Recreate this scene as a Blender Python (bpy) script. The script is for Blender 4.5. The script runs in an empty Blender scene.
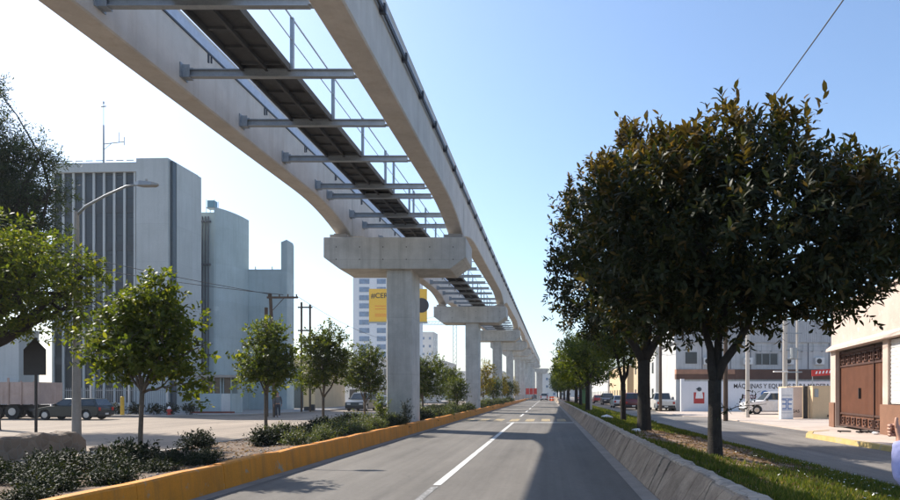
import bpy, bmesh, math, random
import numpy as np
from mathutils import Vector, Matrix
R = math.radians
HAZE = .0003
random.seed(7)
SC = bpy.context.scene
COL = SC.collection

# ------------------------------------------------------------------ mesh builder
class MB:
    def __init__(s):
        s.v = []; s.f = []; s.m = []
    def add(s, vs, fs, mi=0):
        o = len(s.v)
        s.v += [tuple(p) for p in vs]
        for f in fs:
            s.f.append(tuple(i + o for i in f)); s.m.append(mi)
    def box(s, x0, x1, y0, y1, z0, z1, mi=0, c=0.0):
        if c <= 0:
            vs = [(x0,y0,z0),(x1,y0,z0),(x1,y1,z0),(x0,y1,z0),(x0,y0,z1),(x1,y0,z1),(x1,y1,z1),(x0,y1,z1)]
            s.add(vs, [(0,3,2,1),(4,5,6,7),(0,1,5,4),(1,2,6,5),(2,3,7,6),(3,0,4,7)], mi)
        else:
            bm = bmesh.new()
            bmesh.ops.create_cube(bm, size=1)
            for v in bm.verts:
                v.co = Vector(((x0+x1)/2 + v.co.x*(x1-x0), (y0+y1)/2 + v.co.y*(y1-y0), (z0+z1)/2 + v.co.z*(z1-z0)))
            bmesh.ops.bevel(bm, geom=list(bm.edges), offset=c, segments=2, affect='EDGES', profile=.5)
            s.frombm(bm, mi)
    def frombm(s, bm, mi=0):
        bm.verts.index_update()
        s.add([v.co[:] for v in bm.verts], [[v.index for v in f.verts] for f in bm.faces], mi)
        bm.free()
    def prism(s, poly, axis, a, b, mi=0):
        """extrude a 2-D polygon along axis ('x','y','z') from a to b"""
        n = len(poly)
        def P(p, t):
            if axis == 'x': return (t, p[0], p[1])
            if axis == 'y': return (p[0], t, p[1])
            return (p[0], p[1], t)
        vs = [P(p, a) for p in poly] + [P(p, b) for p in poly]
        fs = [tuple(range(n))[::-1], tuple(range(n, 2*n))]
        fs += [(i, (i+1) % n, n + (i+1) % n, n + i) for i in range(n)]
        s.add(vs, fs, mi)
    def loft(s, loops, mi=0, cap=True):
        n = len(loops[0]); vs = [p for l in loops for p in l]; fs = []
        for k in range(len(loops)-1):
            for i in range(n):
                j = (i+1) % n
                fs.append((k*n+i, k*n+j, (k+1)*n+j, (k+1)*n+i))
        if cap:
            fs.append(tuple(range(n))[::-1]); fs.append(tuple(range((len(loops)-1)*n, len(loops)*n)))
        s.add(vs, fs, mi)
    def tube(s, pts, rad, n=8, mi=0, cap=True):
        pts = [Vector(p) for p in pts]
        if not hasattr(rad, '__len__'): rad = [rad]*len(pts)
        loops = []; ref = None
        for i, p in enumerate(pts):
            d = (pts[min(i+1, len(pts)-1)] - pts[max(i-1, 0)]).normalized()
            if ref is None:
                ref = Vector((1,0,0)) if abs(d.x) < .8 else Vector((0,1,0))
            u = (ref - d*ref.dot(d)).normalized(); ref = u
            w = d.cross(u)
            loops.append([tuple(p + (u*math.cos(2*math.pi*k/n) + w*math.sin(2*math.pi*k/n))*rad[i]) for k in range(n)])
        s.loft(loops, mi, cap)
    def disc(s, c, nrm, r, n=12, mi=0, th=.004):
        c = Vector(c); d = Vector(nrm).normalized()
        s.tube([c, c + d*th], r, n, mi)
    def build(s, name, mats, parent=None, smooth=False, loc=None):
        me = bpy.data.meshes.new(name)
        me.from_pydata(s.v, [], s.f)
        if not isinstance(mats, (list, tuple)): mats = [mats]
        for m in mats: me.materials.append(m)
        me.polygons.foreach_set('material_index', s.m)
        me.polygons.foreach_set('use_smooth', [bool(smooth)]*len(s.f))
        me.update()
        bm = bmesh.new(); bm.from_mesh(me)
        bmesh.ops.recalc_face_normals(bm, faces=list(bm.faces)); bm.to_mesh(me); bm.free()
        o = bpy.data.objects.new(name, me); COL.objects.link(o)
        if parent: o.parent = parent
        if loc: o.location = loc
        if smooth == 'auto':
            me.set_sharp_from_angle(angle=R(35))
        return o

def tag(o, label, cat, group=None):
    o['label'] = label; o['category'] = cat
    if group: o['group'] = group
    return o
def thing(name, label, cat, loc=(0,0,0), rz=0, group=None):
    o = bpy.data.objects.new(name, None); COL.objects.link(o)
    o.empty_display_size = .2
    o.location = loc; o.rotation_euler = (0,0,rz)
    return tag(o, label, cat, group)
def struct(o, kind='structure'):
    o['kind'] = kind; return o
def dup(root, loc, rz=0, label=None, sc=None):
    r = root.copy(); COL.objects.link(r); r.location = loc; r.rotation_euler = (0,0,rz)
    if sc: r.scale = (sc, sc, sc) if not hasattr(sc, '__len__') else sc
    if label: r['label'] = label
    for ch in list(root.children):
        c = ch.copy(); COL.objects.link(c); c.parent = r
        for g in ch.children:
            d = g.copy(); COL.objects.link(d); d.parent = c
    return r
def npmesh(name, verts, faces, mat, parent=None, smooth=False):
    """verts (N,3) array; faces (M,k) int array of one size k"""
    me = bpy.data.meshes.new(name)
    M_, k = faces.shape
    me.vertices.add(len(verts)); me.vertices.foreach_set('co', np.ascontiguousarray(verts, dtype=np.float32).ravel())
    me.loops.add(M_*k); me.loops.foreach_set('vertex_index', np.ascontiguousarray(faces, dtype=np.int32).ravel())
    me.polygons.add(M_); me.polygons.foreach_set('loop_start', np.arange(0, M_*k, k, dtype=np.int32))
    me.polygons.foreach_set('loop_total', np.full(M_, k, dtype=np.int32))
    me.update(calc_edges=True); me.validate()
    me.materials.append(mat)
    o = bpy.data.objects.new(name, me); COL.objects.link(o)
    if parent: o.parent = parent
    return o

# ------------------------------------------------------------------ materials
def newmat(name):
    m = bpy.data.materials.new(name); m.use_nodes = True
    nt = m.node_tree; b = nt.nodes['Principled BSDF']
    return m, nt, b
def N(nt, t, **kw):
    n = nt.nodes.new(t)
    for k, v in kw.items():
        if k in n.inputs: n.inputs[k].default_value = v
        else: setattr(n, k, v)
    return n
def pos(nt, scale=(1,1,1)):
    g = N(nt, 'ShaderNodeNewGeometry'); mp = N(nt, 'ShaderNodeMapping')
    mp.inputs['Scale'].default_value = scale
    nt.links.new(g.outputs['Position'], mp.inputs['Vector'])
    return mp.outputs[0]
def noise(nt, vec, sc, det=5, rough=.6):
    n = N(nt, 'ShaderNodeTexNoise', Scale=sc, Detail=det, Roughness=rough)
    nt.links.new(vec, n.inputs['Vector']); return n.outputs['Fac']
def ramp(nt, fac, a, b, ca, cb):
    r = N(nt, 'ShaderNodeValToRGB')
    r.color_ramp.elements[0].position = a; r.color_ramp.elements[0].color = (*ca, 1)
    r.color_ramp.elements[1].position = b; r.color_ramp.elements[1].color = (*cb, 1)
    nt.links.new(fac, r.inputs[0]); return r.outputs[0]
def mix(nt, fac, a, b, mode='MIX'):
    m = N(nt, 'ShaderNodeMix', data_type='RGBA', blend_type=mode)
    for sock, val in ((m.inputs[0], fac), (m.inputs[6], a), (m.inputs[7], b)):
        if isinstance(val, (int, float)): sock.default_value = val
        elif isinstance(val, tuple): sock.default_value = (*val, 1)
        else: nt.links.new(val, sock)
    return m.outputs[2]
def bump(nt, b, h, strength, dist=.02):
    n = N(nt, 'ShaderNodeBump', Strength=strength, Distance=dist)
    nt.links.new(h, n.inputs['Height']); nt.links.new(n.outputs[0], b.inputs['Normal'])
def sc3(c, k): return tuple(min(1, x*k) for x in c)
def pmat(name, c, var=.18, scale=1.2, rough=.85, bs=60, bst=.25, bd=.01, streak=0, streak_c=None, metal=0, spots=None, spec=.4, panel=None):
    m, nt, b = newmat(name)
    p = pos(nt)
    col = ramp(nt, noise(nt, p, scale, 8, .65), .3, .7, sc3(c, 1-var), sc3(c, 1+var))
    f = noise(nt, p, bs, 4, .7)
    col = mix(nt, 1.0, col, ramp(nt, f, .25, .75, (.86,)*3, (1.1,)*3), 'MULTIPLY')
    if streak:
        st = ramp(nt, noise(nt, pos(nt, (3.5,3.5,.22)), 1.0, 6, .65), .48, .72, (0,0,0), (streak,)*3)
        col = mix(nt, st, col, streak_c or sc3(c, .45))
    if panel:
        sx = N(nt, 'ShaderNodeSeparateXYZ'); nt.links.new(p, sx.inputs[0])
        ad = N(nt, 'ShaderNodeMath', operation='ADD'); nt.links.new(sx.outputs['X'], ad.inputs[0]); nt.links.new(sx.outputs['Y'], ad.inputs[1])
        cx = N(nt, 'ShaderNodeCombineXYZ'); nt.links.new(ad.outputs[0], cx.inputs['X']); nt.links.new(sx.outputs['Z'], cx.inputs['Y'])
        br = N(nt, 'ShaderNodeTexBrick', Scale=1.0, offset=0.0)
        br.inputs['Color1'].default_value = (1,1,1,1); br.inputs['Color2'].default_value = (.93,.93,.92,1); br.inputs['Mortar'].default_value = (panel[2],)*3+(1,)
        br.inputs['Mortar Size'].default_value = .012; br.inputs['Brick Width'].default_value = panel[0]; br.inputs['Row Height'].default_value = panel[1]
        nt.links.new(cx.outputs[0], br.inputs['Vector'])
        col = mix(nt, 1.0, col, br.outputs['Color'], 'MULTIPLY')
    if spots:
        th, cc, ss = spots
        sp = ramp(nt, noise(nt, p, ss, 9, .7), th, th+.06, (0,0,0), (1,1,1))
        col = mix(nt, sp, col, cc)
    nt.links.new(col, b.inputs['Base Color'])
    b.inputs['Roughness'].default_value = rough; b.inputs['Metallic'].default_value = metal
    b.inputs['Specular IOR Level'].default_value = spec
    if bst: bump(nt, b, f, bst, bd)
    return m
def flat(name, c, rough=.5, metal=0, spec=.5, coat=0):
    m, nt, b = newmat(name)
    col = ramp(nt, noise(nt, pos(nt), 6, 4), .3, .7, sc3(c, .9), sc3(c, 1.1))
    nt.links.new(col, b.inputs['Base Color'])
    b.inputs['Roughness'].default_value = rough; b.inputs['Metallic'].default_value = metal
    b.inputs['Specular IOR Level'].default_value = spec
    b.inputs['Coat Weight'].default_value = coat
    return m
def leafmat(name, c1, c2, c3, trans=.45, rough=.45):
    m, nt, b = newmat(name)
    g = N(nt, 'ShaderNodeNewGeometry')
    r = N(nt, 'ShaderNodeValToRGB'); e = r.color_ramp.elements
    e[0].position = 0; e[0].color = (*c1,1); e[1].position = .8; e[1].color = (*c2,1)
    x = e.new(1); x.color = (*c3,1)
    nt.links.new(g.outputs['Random Per Island'], r.inputs[0])
    big = noise(nt, pos(nt), .9, 3)
    col = mix(nt, 1.0, r.outputs[0], ramp(nt, big, .3, .7, (.7,.75,.7), (1.3,1.2,1.05)), 'MULTIPLY')
    nt.links.new(col, b.inputs['Base Color']); b.inputs['Roughness'].default_value = rough
    b.inputs['Specular IOR Level'].default_value = .16
    t = N(nt, 'ShaderNodeBsdfTranslucent')
    tc = mix(nt, 1.0, col, (1.9, 1.8, .55), 'MULTIPLY')
    nt.links.new(tc, t.inputs['Color'])
    mx = N(nt, 'ShaderNodeMixShader', Fac=trans)
    nt.links.new(b.outputs[0], mx.inputs[1]); nt.links.new(t.outputs[0], mx.inputs[2])
    nt.links.new(mx.outputs[0], nt.nodes['Material Output'].inputs['Surface'])
    return m
def glassmat(name, c, rough=.08):
    m, nt, b = newmat(name)
    col = ramp(nt, noise(nt, pos(nt), .7, 4), .35, .65, sc3(c, .7), sc3(c, 1.25))
    nt.links.new(col, b.inputs['Base Color']); b.inputs['Roughness'].default_value = rough
    b.inputs['Specular IOR Level'].default_value = .7
    return m

def asphalt(name, c, seed=0, crack=.5, patch=.25):
    m, nt, b = newmat(name)
    p = pos(nt); 
    big = noise(nt, pos(nt, (1,.25,1)), .5, 6, .65)
    col = ramp(nt, big, .3, .7, sc3(c, 1-patch), sc3(c, 1+patch))
    mid = noise(nt, p, 9, 6, .75)
    col = mix(nt, 1.0, col, ramp(nt, mid, .25, .75, (.82,)*3, (1.14,)*3), 'MULTIPLY')
    trk = noise(nt, pos(nt, (2.6,.035,1)), 1.0, 5, .6)
    col = mix(nt, 1.0, col, ramp(nt, trk, .32, .68, (.80,)*3, (1.13,)*3), 'MULTIPLY')
    stn = ramp(nt, noise(nt, pos(nt, (1,.45,1)), .8, 8, .72), .6, .72, (0,0,0), (.42,)*3)
    col = mix(nt, stn, col, sc3(c, .5))
    fine = noise(nt, p, 160, 3, .7)
    col = mix(nt, 1.0, col, ramp(nt, fine, .3, .75, (.65,)*3, (1.35,)*3), 'MULTIPLY')
    # cracks along cell borders
    wv = N(nt, 'ShaderNodeTexVoronoi', feature='DISTANCE_TO_EDGE', Scale=.42)
    dis = N(nt, 'ShaderNodeTexNoise', Scale=1.7, Detail=6)
    nt.links.new(p, dis.inputs['Vector'])
    vm = N(nt, 'ShaderNodeVectorMath', operation='ADD')
    nt.links.new(p, vm.inputs[0]); nt.links.new(dis.outputs['Color'], vm.inputs[1])
    nt.links.new(vm.outputs[0], wv.inputs['Vector'])
    ck = ramp(nt, wv.outputs['Distance'], 0.0, .012, (crack,)*3, (0,0,0))
    gate = ramp(nt, noise(nt, p, .3, 3), .5, .6, (0,0,0), (1,1,1))
    ck = mix(nt, 1.0, ck, gate, 'MULTIPLY')
    col = mix(nt, ck, col, sc3(c, .35))
    nt.links.new(col, b.inputs['Base Color']); b.inputs['Roughness'].default_value = .85
    b.inputs['Specular IOR Level'].default_value = .35
    bump(nt, b, fine, .5, .006)
    return m

M = {}
M['concrete'] = pmat('viaduct concrete', (.50,.49,.46), .17, 1.3, .85, 45, .3, .008, streak=.5, streak_c=(.25,.235,.21), panel=(30,2.45,.82))
M['beamconc'] = pmat('pale beam concrete', (.56,.54,.51), .12, 1.1, .8, 50, .25, .006, streak=.35, streak_c=(.36,.31,.26))
M['hole'] = flat('dark tie hole', (.03,.03,.03), .9)
M['steel'] = pmat('galvanised steel', (.33,.37,.41), .15, 3, .5, 40, .1, .003, metal=.5)
M['grate'] = pmat('dark weathered steel grating', (.082,.09,.10), .3, 2, .8, 60, .3, .005)
M['rail'] = flat('dark rail', (.06,.065,.08), .5, .3)
M['railw'] = flat('pale rail strip', (.45,.5,.6), .5, .2)
M['asphalt'] = asphalt('main road asphalt', (.148,.134,.118))
M['asphalt2'] = asphalt('side road asphalt', (.19,.17,.15), patch=.3)
M['dust'] = asphalt('dusty pale roadway', (.27,.215,.165), patch=.22, crack=.7)
M['lot'] = pmat('pale concrete yard', (.46,.38,.32), .15, .7, .9, 50, .25, .005, spots=(.66,(.3,.25,.2),1.3))
M['walk'] = pmat('sidewalk concrete', (.34,.31,.28), .15, .8, .9, 50, .25, .005)
M['earth'] = pmat('dry earth', (.15,.105,.075), .3, 2, .95, 25, .6, .03, spots=(.6,(.27,.22,.17),9))
M['farground'] = pmat('dry far ground', (.25,.22,.18), .2, .05, .95, 2, .1, .02)
M['yellow'] = pmat('worn yellow kerb paint', (.60,.215,.008), .18, 1.1, .7, 30, .4, .008, streak=.6, streak_c=(.2,.10,.03), spots=(.60,(.33,.26,.18),3.2))
M['yellow2'] = pmat('faded yellow kerb paint', (.5,.36,.14), .2, 2, .8, 30, .3, .006, spots=(.56,(.35,.3,.25),2.0))
def mark(name, c, under, th):
    m, nt, b = newmat(name)
    p = pos(nt)
    w = ramp(nt, noise(nt, p, 14, 8, .75), th, th+.08, (0,0,0), (1,1,1))
    w2 = ramp(nt, noise(nt, p, 1.1, 5, .6), .5, .7, (0,0,0), (.7,.7,.7))
    w = mix(nt, 1.0, w, w2, 'LIGHTEN') if False else mix(nt, 1.0, w, w2, 'ADD')
    col = mix(nt, w, c, under)
    nt.links.new(col, b.inputs['Base Color']); b.inputs['Roughness'].default_value = .7
    return m
M['white'] = mark('worn white road paint', (.62,.61,.58), (.2,.195,.19), .6)
M['ylmark'] = mark('worn yellow road paint', (.55,.38,.12), (.17,.16,.15), .46)
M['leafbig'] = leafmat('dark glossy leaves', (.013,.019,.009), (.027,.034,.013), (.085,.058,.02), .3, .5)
M['leafnew'] = leafmat('olive brown young leaves', (.035,.032,.014), (.07,.052,.022), (.15,.095,.05), .36, .5)
M['leafmid'] = leafmat('mid green leaves', (.032,.05,.013), (.06,.082,.020), (.115,.12,.030), .48)
M['leaffresh'] = leafmat('fresh green leaves', (.045,.068,.015), (.082,.108,.022), (.16,.165,.036), .55)
M['leafdark'] = leafmat('dark narrow leaves', (.018,.032,.017), (.032,.05,.026), (.06,.07,.035), .35)
M['leafyellow'] = leafmat('yellowing leaves', (.09,.10,.02), (.19,.16,.03), (.28,.17,.04), .45)
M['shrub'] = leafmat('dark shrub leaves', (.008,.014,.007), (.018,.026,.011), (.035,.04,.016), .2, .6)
M['shrubl'] = leafmat('grey green shrub leaves', (.045,.065,.03), (.075,.095,.045), (.11,.10,.05), .35)
M['grassm'] = leafmat('grass blades', (.04,.064,.014), (.082,.105,.024), (.20,.17,.06), .45, .6)
M['litter'] = leafmat('dry fallen leaves', (.10,.055,.03), (.20,.12,.06), (.34,.25,.16), .15, .8)
M['flower'] = flat('tiny white flowers', (.7,.7,.66), .8)
M['bark'] = pmat('dark tree bark', (.030,.024,.019), .35, 6, .95, 30, .9, .03, streak=.4)
M['barkl'] = pmat('grey brown bark', (.13,.10,.075), .3, 6, .95, 30, .8, .02)
def kerbstone():
    m, nt, b = newmat('sloped kerb concrete')
    p = pos(nt)
    col = ramp(nt, noise(nt, p, 2.2, 8, .7), .3, .7, (.16,.118,.085), (.41,.325,.245))
    sx = N(nt, 'ShaderNodeSeparateXYZ'); nt.links.new(p, sx.inputs[0])
    ns = N(nt, 'ShaderNodeTexNoise', Scale=1.3, Detail=5); nt.links.new(p, ns.inputs['Vector'])
    cx = N(nt, 'ShaderNodeCombineXYZ')
    ma = N(nt, 'ShaderNodeMath', operation='MULTIPLY_ADD'); ma.inputs[1].default_value = .55
    nt.links.new(sx.outputs['Z'], ma.inputs[0]); nt.links.new(sx.outputs['Y'], ma.inputs[2])
    ma2 = N(nt, 'ShaderNodeMath', operation='MULTIPLY_ADD'); ma2.inputs[1].default_value = .5
    nt.links.new(ns.outputs['Fac'], ma2.inputs[0]); nt.links.new(ma.outputs[0], ma2.inputs[2])
    nt.links.new(ma2.outputs[0], cx.inputs['X']); nt.links.new(sx.outputs['Z'], cx.inputs['Y'])
    br = N(nt, 'ShaderNodeTexBrick', Scale=1.0)
    br.inputs['Color1'].default_value = (1,1,1,1); br.inputs['Color2'].default_value = (.84,.82,.8,1); br.inputs['Mortar'].default_value = (.6,.56,.52,1)
    br.inputs['Mortar Size'].default_value = .016; br.inputs['Brick Width'].default_value = .62; br.inputs['Row Height'].default_value = 3.3
    nt.links.new(cx.outputs[0], br.inputs['Vector'])
    col = mix(nt, 1.0, col, br.outputs['Color'], 'MULTIPLY')
    f = noise(nt, p, 30, 5, .7)
    col = mix(nt, 1.0, col, ramp(nt, f, .3, .7, (.75,)*3, (1.15,)*3), 'MULTIPLY')
    nt.links.new(col, b.inputs['Base Color']); b.inputs['Roughness'].default_value = .92
    bump(nt, b, f, .6, .02)
    return m
M['kerbstone'] = kerbstone()
def stonewall(nm_, base, grout, sc_):
    m, nt, b = newmat(nm_)
    p = pos(nt)
    v = N(nt, 'ShaderNodeTexVoronoi', Scale=sc_); nt.links.new(p, v.inputs['Vector'])
    e = N(nt, 'ShaderNodeTexVoronoi', feature='DISTANCE_TO_EDGE', Scale=sc_); nt.links.new(p, e.inputs['Vector'])
    hs = N(nt, 'ShaderNodeHueSaturation', Saturation=.0); nt.links.new(v.outputs['Color'], hs.inputs['Color'])
    col = mix(nt, 1.0, base, ramp(nt, hs.outputs[0], 0, 1, (.6,.6,.6), (1.3,1.3,1.3)), 'MULTIPLY')
    col = mix(nt, ramp(nt, e.outputs['Distance'], 0, .05, (1,1,1), (0,0,0)), col, grout)
    nt.links.new(col, b.inputs['Base Color']); b.inputs['Roughness'].default_value = .95
    bump(nt, b, e.outputs['Distance'], .8, .05)
    return m
M['stone'] = stonewall('rough stone masonry', (.17,.13,.10), (.21,.19,.165), 4.5)
M['coping'] = stonewall('stone coping', (.33,.275,.22), (.17,.15,.13), 6.5)
M['office'] = pmat('pale blue grey render', (.47,.50,.50), .09, .3, .85, 20, .1, .004, streak=.4, streak_c=(.32,.35,.35), panel=(3.1,3.05,.8))
M['officed'] = pmat('dark spandrel panels', (.05,.058,.065), .15, .8, .6, 20, .1, .004)  # panels' own near-black colour, close to the strip glass
M['winblue'] = glassmat('dark office glass', (.018,.024,.030), .35)
M['teal'] = pmat('pale teal render', (.41,.485,.50), .12, .35, .85, 20, .12, .004, streak=.5, streak_c=(.29,.36,.36), panel=(40,3.3,.86), spots=(.62,(.48,.55,.54),.5))
M['slit'] = flat('dark slate panel', (.05,.07,.09), .4)
M['pipe'] = flat('dark pipe', (.09,.10,.12), .6)
M['white_r'] = pmat('white render', (.68,.67,.64), .06, .4, .85, 20, .12, .004, streak=.25, streak_c=(.45,.42,.38))
M['bluewhite'] = pmat('white painted wall', (.70,.71,.74), .05, .5, .8, 20, .08, .004, streak=.15, streak_c=(.5,.5,.5))
M['sand'] = pmat('sand coloured render', (.52,.41,.27), .1, .5, .85, 20, .12, .004, streak=.25)
M['tan'] = pmat('tan painted wall', (.62,.47,.29), .08, .8, .85, 20, .12, .004, streak=.2, streak_c=(.45,.32,.2))
M['pinktan'] = pmat('pinkish tan gate', (.60,.46,.37), .08, .8, .8, 20, .1, .004)
M['pink'] = pmat('peeling pink plaster', (.50,.40,.34), .12, .9, .9, 25, .25, .006, streak=.3, streak_c=(.48,.36,.29), spots=(.58,(.56,.50,.44),1.6))
M['rustdoor'] = pmat('brown painted gate', (.20,.085,.048), .15, 1.5, .6, 40, .1, .003, streak=.3, streak_c=(.1,.045,.03))
M['rustdark'] = pmat('dark brown gate frame', (.07,.032,.022), .2, 2, .6, 40, .1, .003)
M['shadeband'] = pmat('brown painted shade band', (.13,.065,.045), .2, 1, .8, 20, .1, .004)  # brown colour painted in for the shade along the warehouse front
M['brick'] = pmat('reddish slats', (.42,.22,.14), .15, 2, .8, 20, .1, .004)
M['corr'] = pmat('grey sheet metal', (.42,.43,.44), .12, .5, .5, 10, .1, .004, streak=.3)
M['woodpole'] = pmat('weathered wooden pole', (.10,.07,.05), .2, 2, .95, 30, .4, .01, streak=.4)
M['concpole'] = pmat('pale concrete pole', (.50,.46,.41), .1, 1, .9, 30, .2, .005, streak=.25)
M['greymetal'] = flat('grey metal', (.28,.30,.31), .5, .4)
M['lamppost'] = pmat('grey lamp post', (.27,.25,.23), .15, 2, .7, 30, .15, .004, streak=.3)
M['darkmetal'] = flat('dark metal', (.035,.033,.032), .6, .2)
M['tyre'] = flat('tyre rubber', (.018,.018,.018), .9)
M['rim'] = flat('wheel rim', (.42,.42,.43), .35, .6)
M['carglass'] = glassmat('car glass', (.03,.038,.045), .05)
M['lampw'] = flat('headlamp', (.6,.6,.6), .2)
M['lampr'] = flat('tail lamp', (.4,.02,.015), .25)
M['plate'] = flat('number plate blank', (.6,.6,.58), .5)
M['bplastic'] = flat('black plastic', (.025,.025,.027), .6)
M['red'] = pmat('red sheeting', (.55,.04,.03), .12, 2, .7, 20, .1, .004)
M['redp'] = flat('red paint', (.42,.03,.025), .5)
M['orange'] = flat('orange plastic', (.75,.13,.03), .5)
M['yel'] = flat('billboard yellow', (.78,.45,.035), .55)
M['yelpost'] = flat('yellow post paint', (.6,.38,.04), .6)
M['black'] = flat('black lettering', (.012,.012,.014), .6)
M['blue'] = flat('blue lettering', (.03,.14,.40), .5)
M['green'] = flat('green sign', (.02,.22,.09), .5)
M['greenk'] = pmat('green painted sheet', (.07,.20,.10), .12, 1, .6, 20, .1, .004)
M['signw'] = flat('white sign face', (.78,.78,.77), .5)
M['bluetank'] = flat('blue water tank', (.13,.27,.36), .5)
M['wire'] = flat('black cable', (.02,.02,.022), .6)
M['shutter'] = pmat('white roller shutter', (.66,.65,.63), .05, 1, .6, 20, .08, .003)
M['brownbase'] = pmat('brown plinth', (.20,.10,.06), .15, 1.5, .85, 20, .2, .005)
M['towerw'] = pmat('tower cladding', (.62,.64,.67), .04, .05, .7, 2, .05, .01)
M['towerg'] = glassmat('blue tower glass', (.10,.17,.28), .12)
M['farwall'] = pmat('far pale wall', (.55,.54,.52), .1, .1, .9, 3, .05, .01)
M['bag'] = flat('white plastic bag', (.72,.72,.72), .6)
M['skin'] = pmat('skin', (.42,.22,.15), .06, 20, .5, 200, .06, .001)
M['lav'] = pmat('lavender cloth', (.30,.31,.52), .05, 9, .9, 300, .2, .002)
M['jeans'] = pmat('dark trousers', (.035,.04,.055), .12, 9, .9, 200, .2, .002)
M['hair'] = pmat('black hair', (.018,.014,.012), .2, 60, .6, 200, .3, .002)
M['shirtw'] = pmat('grey shirt', (.12,.12,.13), .08, 9, .9, 200, .2, .002)
M['shoe'] = flat('pale shoes', (.4,.4,.4), .7)
M['truckbed'] = pmat('worn pinkish grey truck bed', (.44,.34,.30), .12, 1.5, .8, 30, .2, .004, streak=.45, streak_c=(.2,.12,.08))

# ------------------------------------------------------------------ setting
def sheet(name, poly, z, mat, sub=None):
    mb = MB(); mb.add([(x,y,z) for x,y in poly], [tuple(range(len(poly)))])
    return struct(mb.build(name, mat))
sheet('ground', [(-900,-300),(900,-300),(900,1500),(-900,1500)], -.014, M['farground'])
sheet('main_road', [(-5.45,-12),(1.7,-12),(1.7,700),(-5.45,700)], 0, M['asphalt'])
sheet('left_street', [(-120,14),(-9.9,14),(-9.9,700),(-20.4,700),(-20.4,53),(-22,47.5),(-26,44.6),(-120,44.2)], -.006, M['dust'])
sheet('left_street_near', [(-120,-12),(-9.9,-12),(-9.9,13.998),(-120,13.998)], -.006, M['dust'])
sheet('right_street', [(5.95,-12),(9.5,-12),(9.5,24),(10.2,25.5),(11.2,26.3),(11.2,44),(9.6,46),(9.6,700),(5.95,700)], -.006, M['asphalt2'])
def slab(name, poly, z0, z1, mat):
    mb = MB(); mb.prism(poly, 'z', z0, z1); return struct(mb.build(name, mat))
slab('left_sidewalk', [(-120,44.2),(-26,44.6),(-22,47.5),(-20.4,53),(-20.4,400),(-80,400),(-120,120)], -.1, .14, M['walk'])
slab('concrete_yard', [(11.2,26.3),(40,26.3),(40,57.9),(9.62,57.9),(9.62,46),(11.2,44)], -.1, .05, M['lot'])
# right pavement and its faded yellow kerb
slab('right_sidewalk', [(9.72,-12),(14.5,-12),(14.5,26.28),(11.3,26.28),(10.4,25.4),(9.72,23.9)], -.1, .13, M['lot'])
mb = MB()
kp = [(9.5,-12),(9.5,6),(9.5,14),(9.5,20),(9.5,24),(10.22,25.55),(11.25,26.25)]
kq = [(9.715,-12),(9.715,6),(9.715,14),(9.715,20),(9.715,23.9),(10.37,25.38),(11.29,26.07)]
mb.loft([[(a[0],a[1],-.1),(b_[0],b_[1],-.1),(b_[0],b_[1],.145),(a[0]+.03,a[1],.14)] for a, b_ in zip(kp, kq)])
o = mb.build('sidewalk_kerb', M['yellow2']); tag(o, 'faded yellow kerb edging the pavement before the brown gate', 'kerb')

# markings
mb = MB()
def strip(x0,x1,y0,y1,z=.004): mb.add([(x0,y0,z),(x1,y0,z),(x1,y1,z),(x0,y1,z)], [(0,1,2,3)])
strip(-2.02,-1.88,11.4,36.6)
for k in range(14): strip(-2.02,-1.88,46+k*11,46+k*11+6)
strip(-2.3,1.45,36.0,36.45,.0045)
struct(mb.build('lane_marking', M['white']))
mb = MB()
strip(-2.01,-1.89,6.5,11.2)
struct(mb.build('worn_lane_marking', mark('nearly gone white road paint', (.4,.39,.37), (.15,.145,.14), .42)))
mb = MB()
for k in range(7): strip(-5.15+k*.95,-4.62+k*.95,38.0,41.5)
struct(mb.build('crossing_marking', M['ylmark']))
mb = MB(); 
mb.add([(1.42,-12,.005),(1.7,-12,.005),(1.7,300,.005),(1.42,300,.005)],[(0,1,2,3)])
mb.add([(-5.42,4,.005),(-5.16,4,.005),(-5.16,200,.005),(-5.42,200,.005)],[(0,1,2,3)])
struct(mb.build('gutter', pmat('dusty concrete gutter', (.28,.25,.22), .2, 1.5, .9, 40, .3, .005)))

# ---------------- left planter
rng = np.random.default_rng(3)
mb = MB()
L0, L1, seg = 4.0, 330.0, 2.3
y = L0; kk = 0
loops = []
while y < L1:
    n = 5 if y < 70 else 2
    hh = .42 + rng.normal(0, .006); xo = rng.normal(0, .004)
    yy = np.linspace(y, y+seg-.006, n)
    bow = lambda t: .012*math.sin(math.pi*t)
    ls = []
    for t, q in zip(np.linspace(0,1,n), yy):
        h2 = hh + bow(t) + rng.normal(0, .006)
        ls.append([(-5.4+xo, q, -.05),(-5.44+xo, q, h2-.03),(-5.47+xo, q, h2),(-5.62+xo, q, h2),(-5.64+xo, q, -.05)])
    mb.loft(ls); y += seg
o = mb.build('yellow_kerb', M['yellow'])
tag(o, 'long yellow painted kerb wall edging the planted strip beside the road', 'kerb')
mb = MB()
mb.loft([[(-9.78,q,-.05),(-9.78,q,.17+.01*math.sin(q)),(-9.93,q,.16),(-9.95,q,-.05)] for q in list(range(11,60,2))+[80,120,200,330]])
o = mb.build('rear_kerb', M['walk']); tag(o, 'low grey concrete kerb on the far side of the planted strip', 'kerb')
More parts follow.
